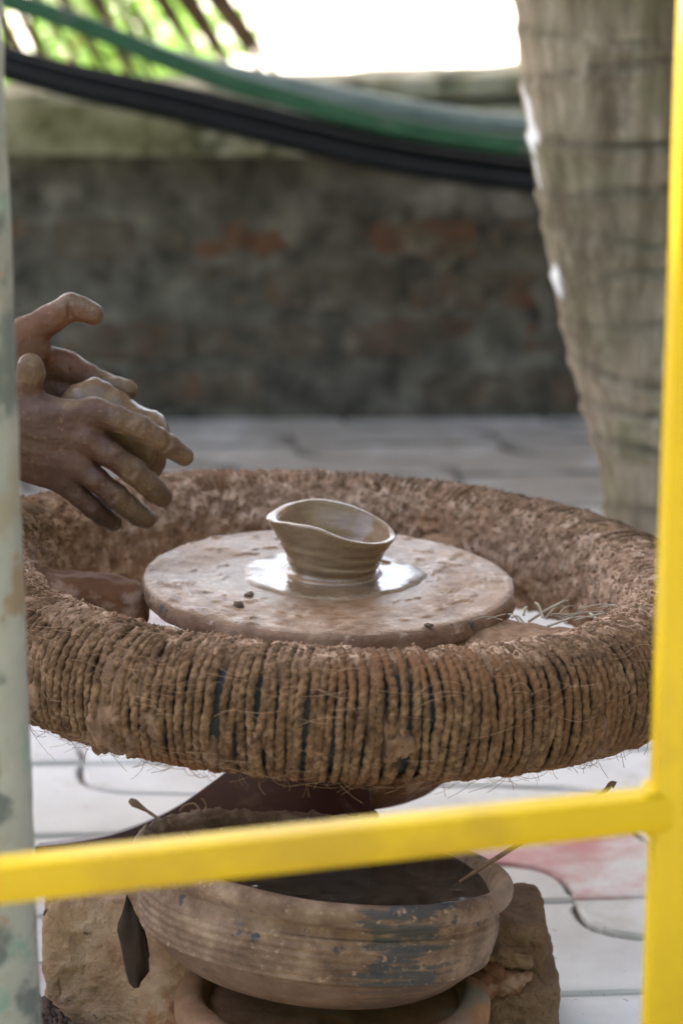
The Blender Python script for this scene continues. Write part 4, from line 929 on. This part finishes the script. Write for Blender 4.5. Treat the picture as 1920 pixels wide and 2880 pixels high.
block('mud_block', (R0[0] - .03, -.17, 0), (R1[0], -.06, R1[2] - .006), (60, 30, 64), .003, 34, 14, BLOCKR, 'grey-brown crumbling mud block right of the pot', .009, shr)
# small broken clods at the right block and soil at the left foot
for (px, py, Y, s_, lb) in ((1395, 2742, -.185, .017, 'reddish broken clod between pot and right block'), (1420, 2690, -.18, .013, 'small brown clod on the right block beside the pot')):
    V, Q = rbox(s_ * 1.4, s_, s_ * .8, (16, 14, 14), s_ * .35, s_ * .8, 90, int(px), 5)
    tag(link('clay_clod', mesh_quads('clay_clod', V, Q), SPOKE if s_ > .015 else BLOCKR, None, atY(px, py, Y), (.2, .3, .4)), lb, 'clod', 'broken clods')
r_ = np.random.default_rng(3); n = 900
cen = np.stack([r_.normal(-.255, .035, n), r_.normal(-.215, .03, n), np.zeros(n)], -1); cen[:, 2] = .055 * np.exp(-(((cen[:, 0] + .255) / .045) ** 2 + ((cen[:, 1] + .205) / .04) ** 2)) + .002
Vc, Fc = crumbs(cen, None, .0045, 2); c0 = np.array([-.25, -.21, 0]); tag(link('soil_crumbs', mesh_tris('soil_crumbs', Vc - c0, Fc), SOIL, None, c0), 'dark soil crumbs heaped at the foot of the left block', 'soil', None, 'stuff')
a_ = np.linspace(0, 2 * np.pi, 41)[:-1]; fr = np.linspace(0, 1, 14)
# dry leaf hanging against the left block
out = [(358, 2508), (347, 2556), (333, 2592), (329, 2620), (338, 2655), (345, 2700), (353, 2742), (364, 2770), (376, 2784), (392, 2780), (396, 2768), (418, 2748), (411, 2735), (412, 2722), (419, 2705), (412, 2640), (404, 2596), (388, 2570), (376, 2552), (364, 2520)]
c0 = atY(372, 2650, -.205)
import bmesh
bm = bmesh.new(); vs = [bm.verts.new(atY(x, y, -.205) - c0) for x, y in out]; bm.faces.new(vs)
bmesh.ops.triangulate(bm, faces=bm.faces); bmesh.ops.subdivide_edges(bm, edges=bm.edges, cuts=2, use_grid_fill=True)
for v in bm.verts: v.co.y += 45 * v.co.x ** 2 - .006 * math.sin(v.co.z * 60) - .003 * abs(math.sin(v.co.x * 200))
me = bpy.data.meshes.new('dry_leaf'); bm.to_mesh(me); bm.free(); me.polygons.foreach_set('use_smooth', [True] * len(me.polygons))
o = link('dry_leaf', me, LEAFDRY, None, c0); md = o.modifiers.new('thick', 'SOLIDIFY'); md.thickness = .0012
tag(o, 'dark brown dry leaf hanging against the left mud block', 'leaf')

# ------------------------------------------------------------------ foreground: painted post and yellow railing
pl = atY(25, 500, -.55); pb = atY(115, 2880, -.55)
e0 = pb + (pb - pl) * (pb[2] / (pl[2] - pb[2])); e1 = pl + (pl - pb) * 1.5
rad_p = .036
P = np.linspace(e0, e1, 160) - np.array([rad_p, 0, 0]); base = P[0].copy(); base[2] = 0
V, Q = tube(P - base, rad_p, 40); V = V + (.0012 * fbm(V, 40, 4, 2))[:, None] * np.array([1, 1, 0])
tag(link('painted_post', mesh_quads('painted_post', V, Q), POSTM, None, base), 'pale grey-green post with peeling paint at the left edge', 'post')

rail = empty('yellow_railing', (.2, -.80, 0)); tag(rail, 'blurred yellow metal railing with square bars in the foreground', 'railing')
off0 = np.array([.2, -.80, 0])
def bar(a, b_, s, name, nrm=(0, 0, 1), s2=None):
    a, b_ = np.array(a, float), np.array(b_, float); d = b_ - a; L = np.linalg.norm(d); d /= L; n_ = np.array(nrm, float); sd = np.cross(d, n_); sd /= np.linalg.norm(sd); n_ = np.cross(sd, d)
    V, Q = rbox(L / 2, (s2 or s) / 2, s / 2, (30, 5, 5), .0022); M = np.stack([d, sd, n_], 1)
    return link(name, mesh_quads(name, V @ M.T + (a + b_) / 2 - off0, Q), YELLOW, rail)
ra = CAM + ray(0, 2474) * 1.60; rb = CAM + ray(1812, 2277) * 1.705; dd = (rb - ra)
bar(ra - dd * .9, rb + dd * .35, .0225, 'rail')
py = rb[1] + .012
p0 = atY(1912, 0, py); p1 = atY(1818, 2600, py); pdn = p1 + (p1 - p0) * (p1[2] / (p0[2] - p1[2])); ptop = p0 + (p0 - p1) * .6; hw = np.array([.021, 0, 0])
bar(pdn + hw, ptop + hw, .038, 'post', (0, -1, 0), .042)
for k, dz_ in enumerate((.0125, -.0125)):
    V, Q = rbox(.004, .011, .002, (10, 14, 6), .0018, .0014, 400, 5 + k, 3); link('weld_bead', mesh_quads('weld_bead', V + rb + np.array([.003, .002, dz_]) - off0, Q), YELLOW, rail)
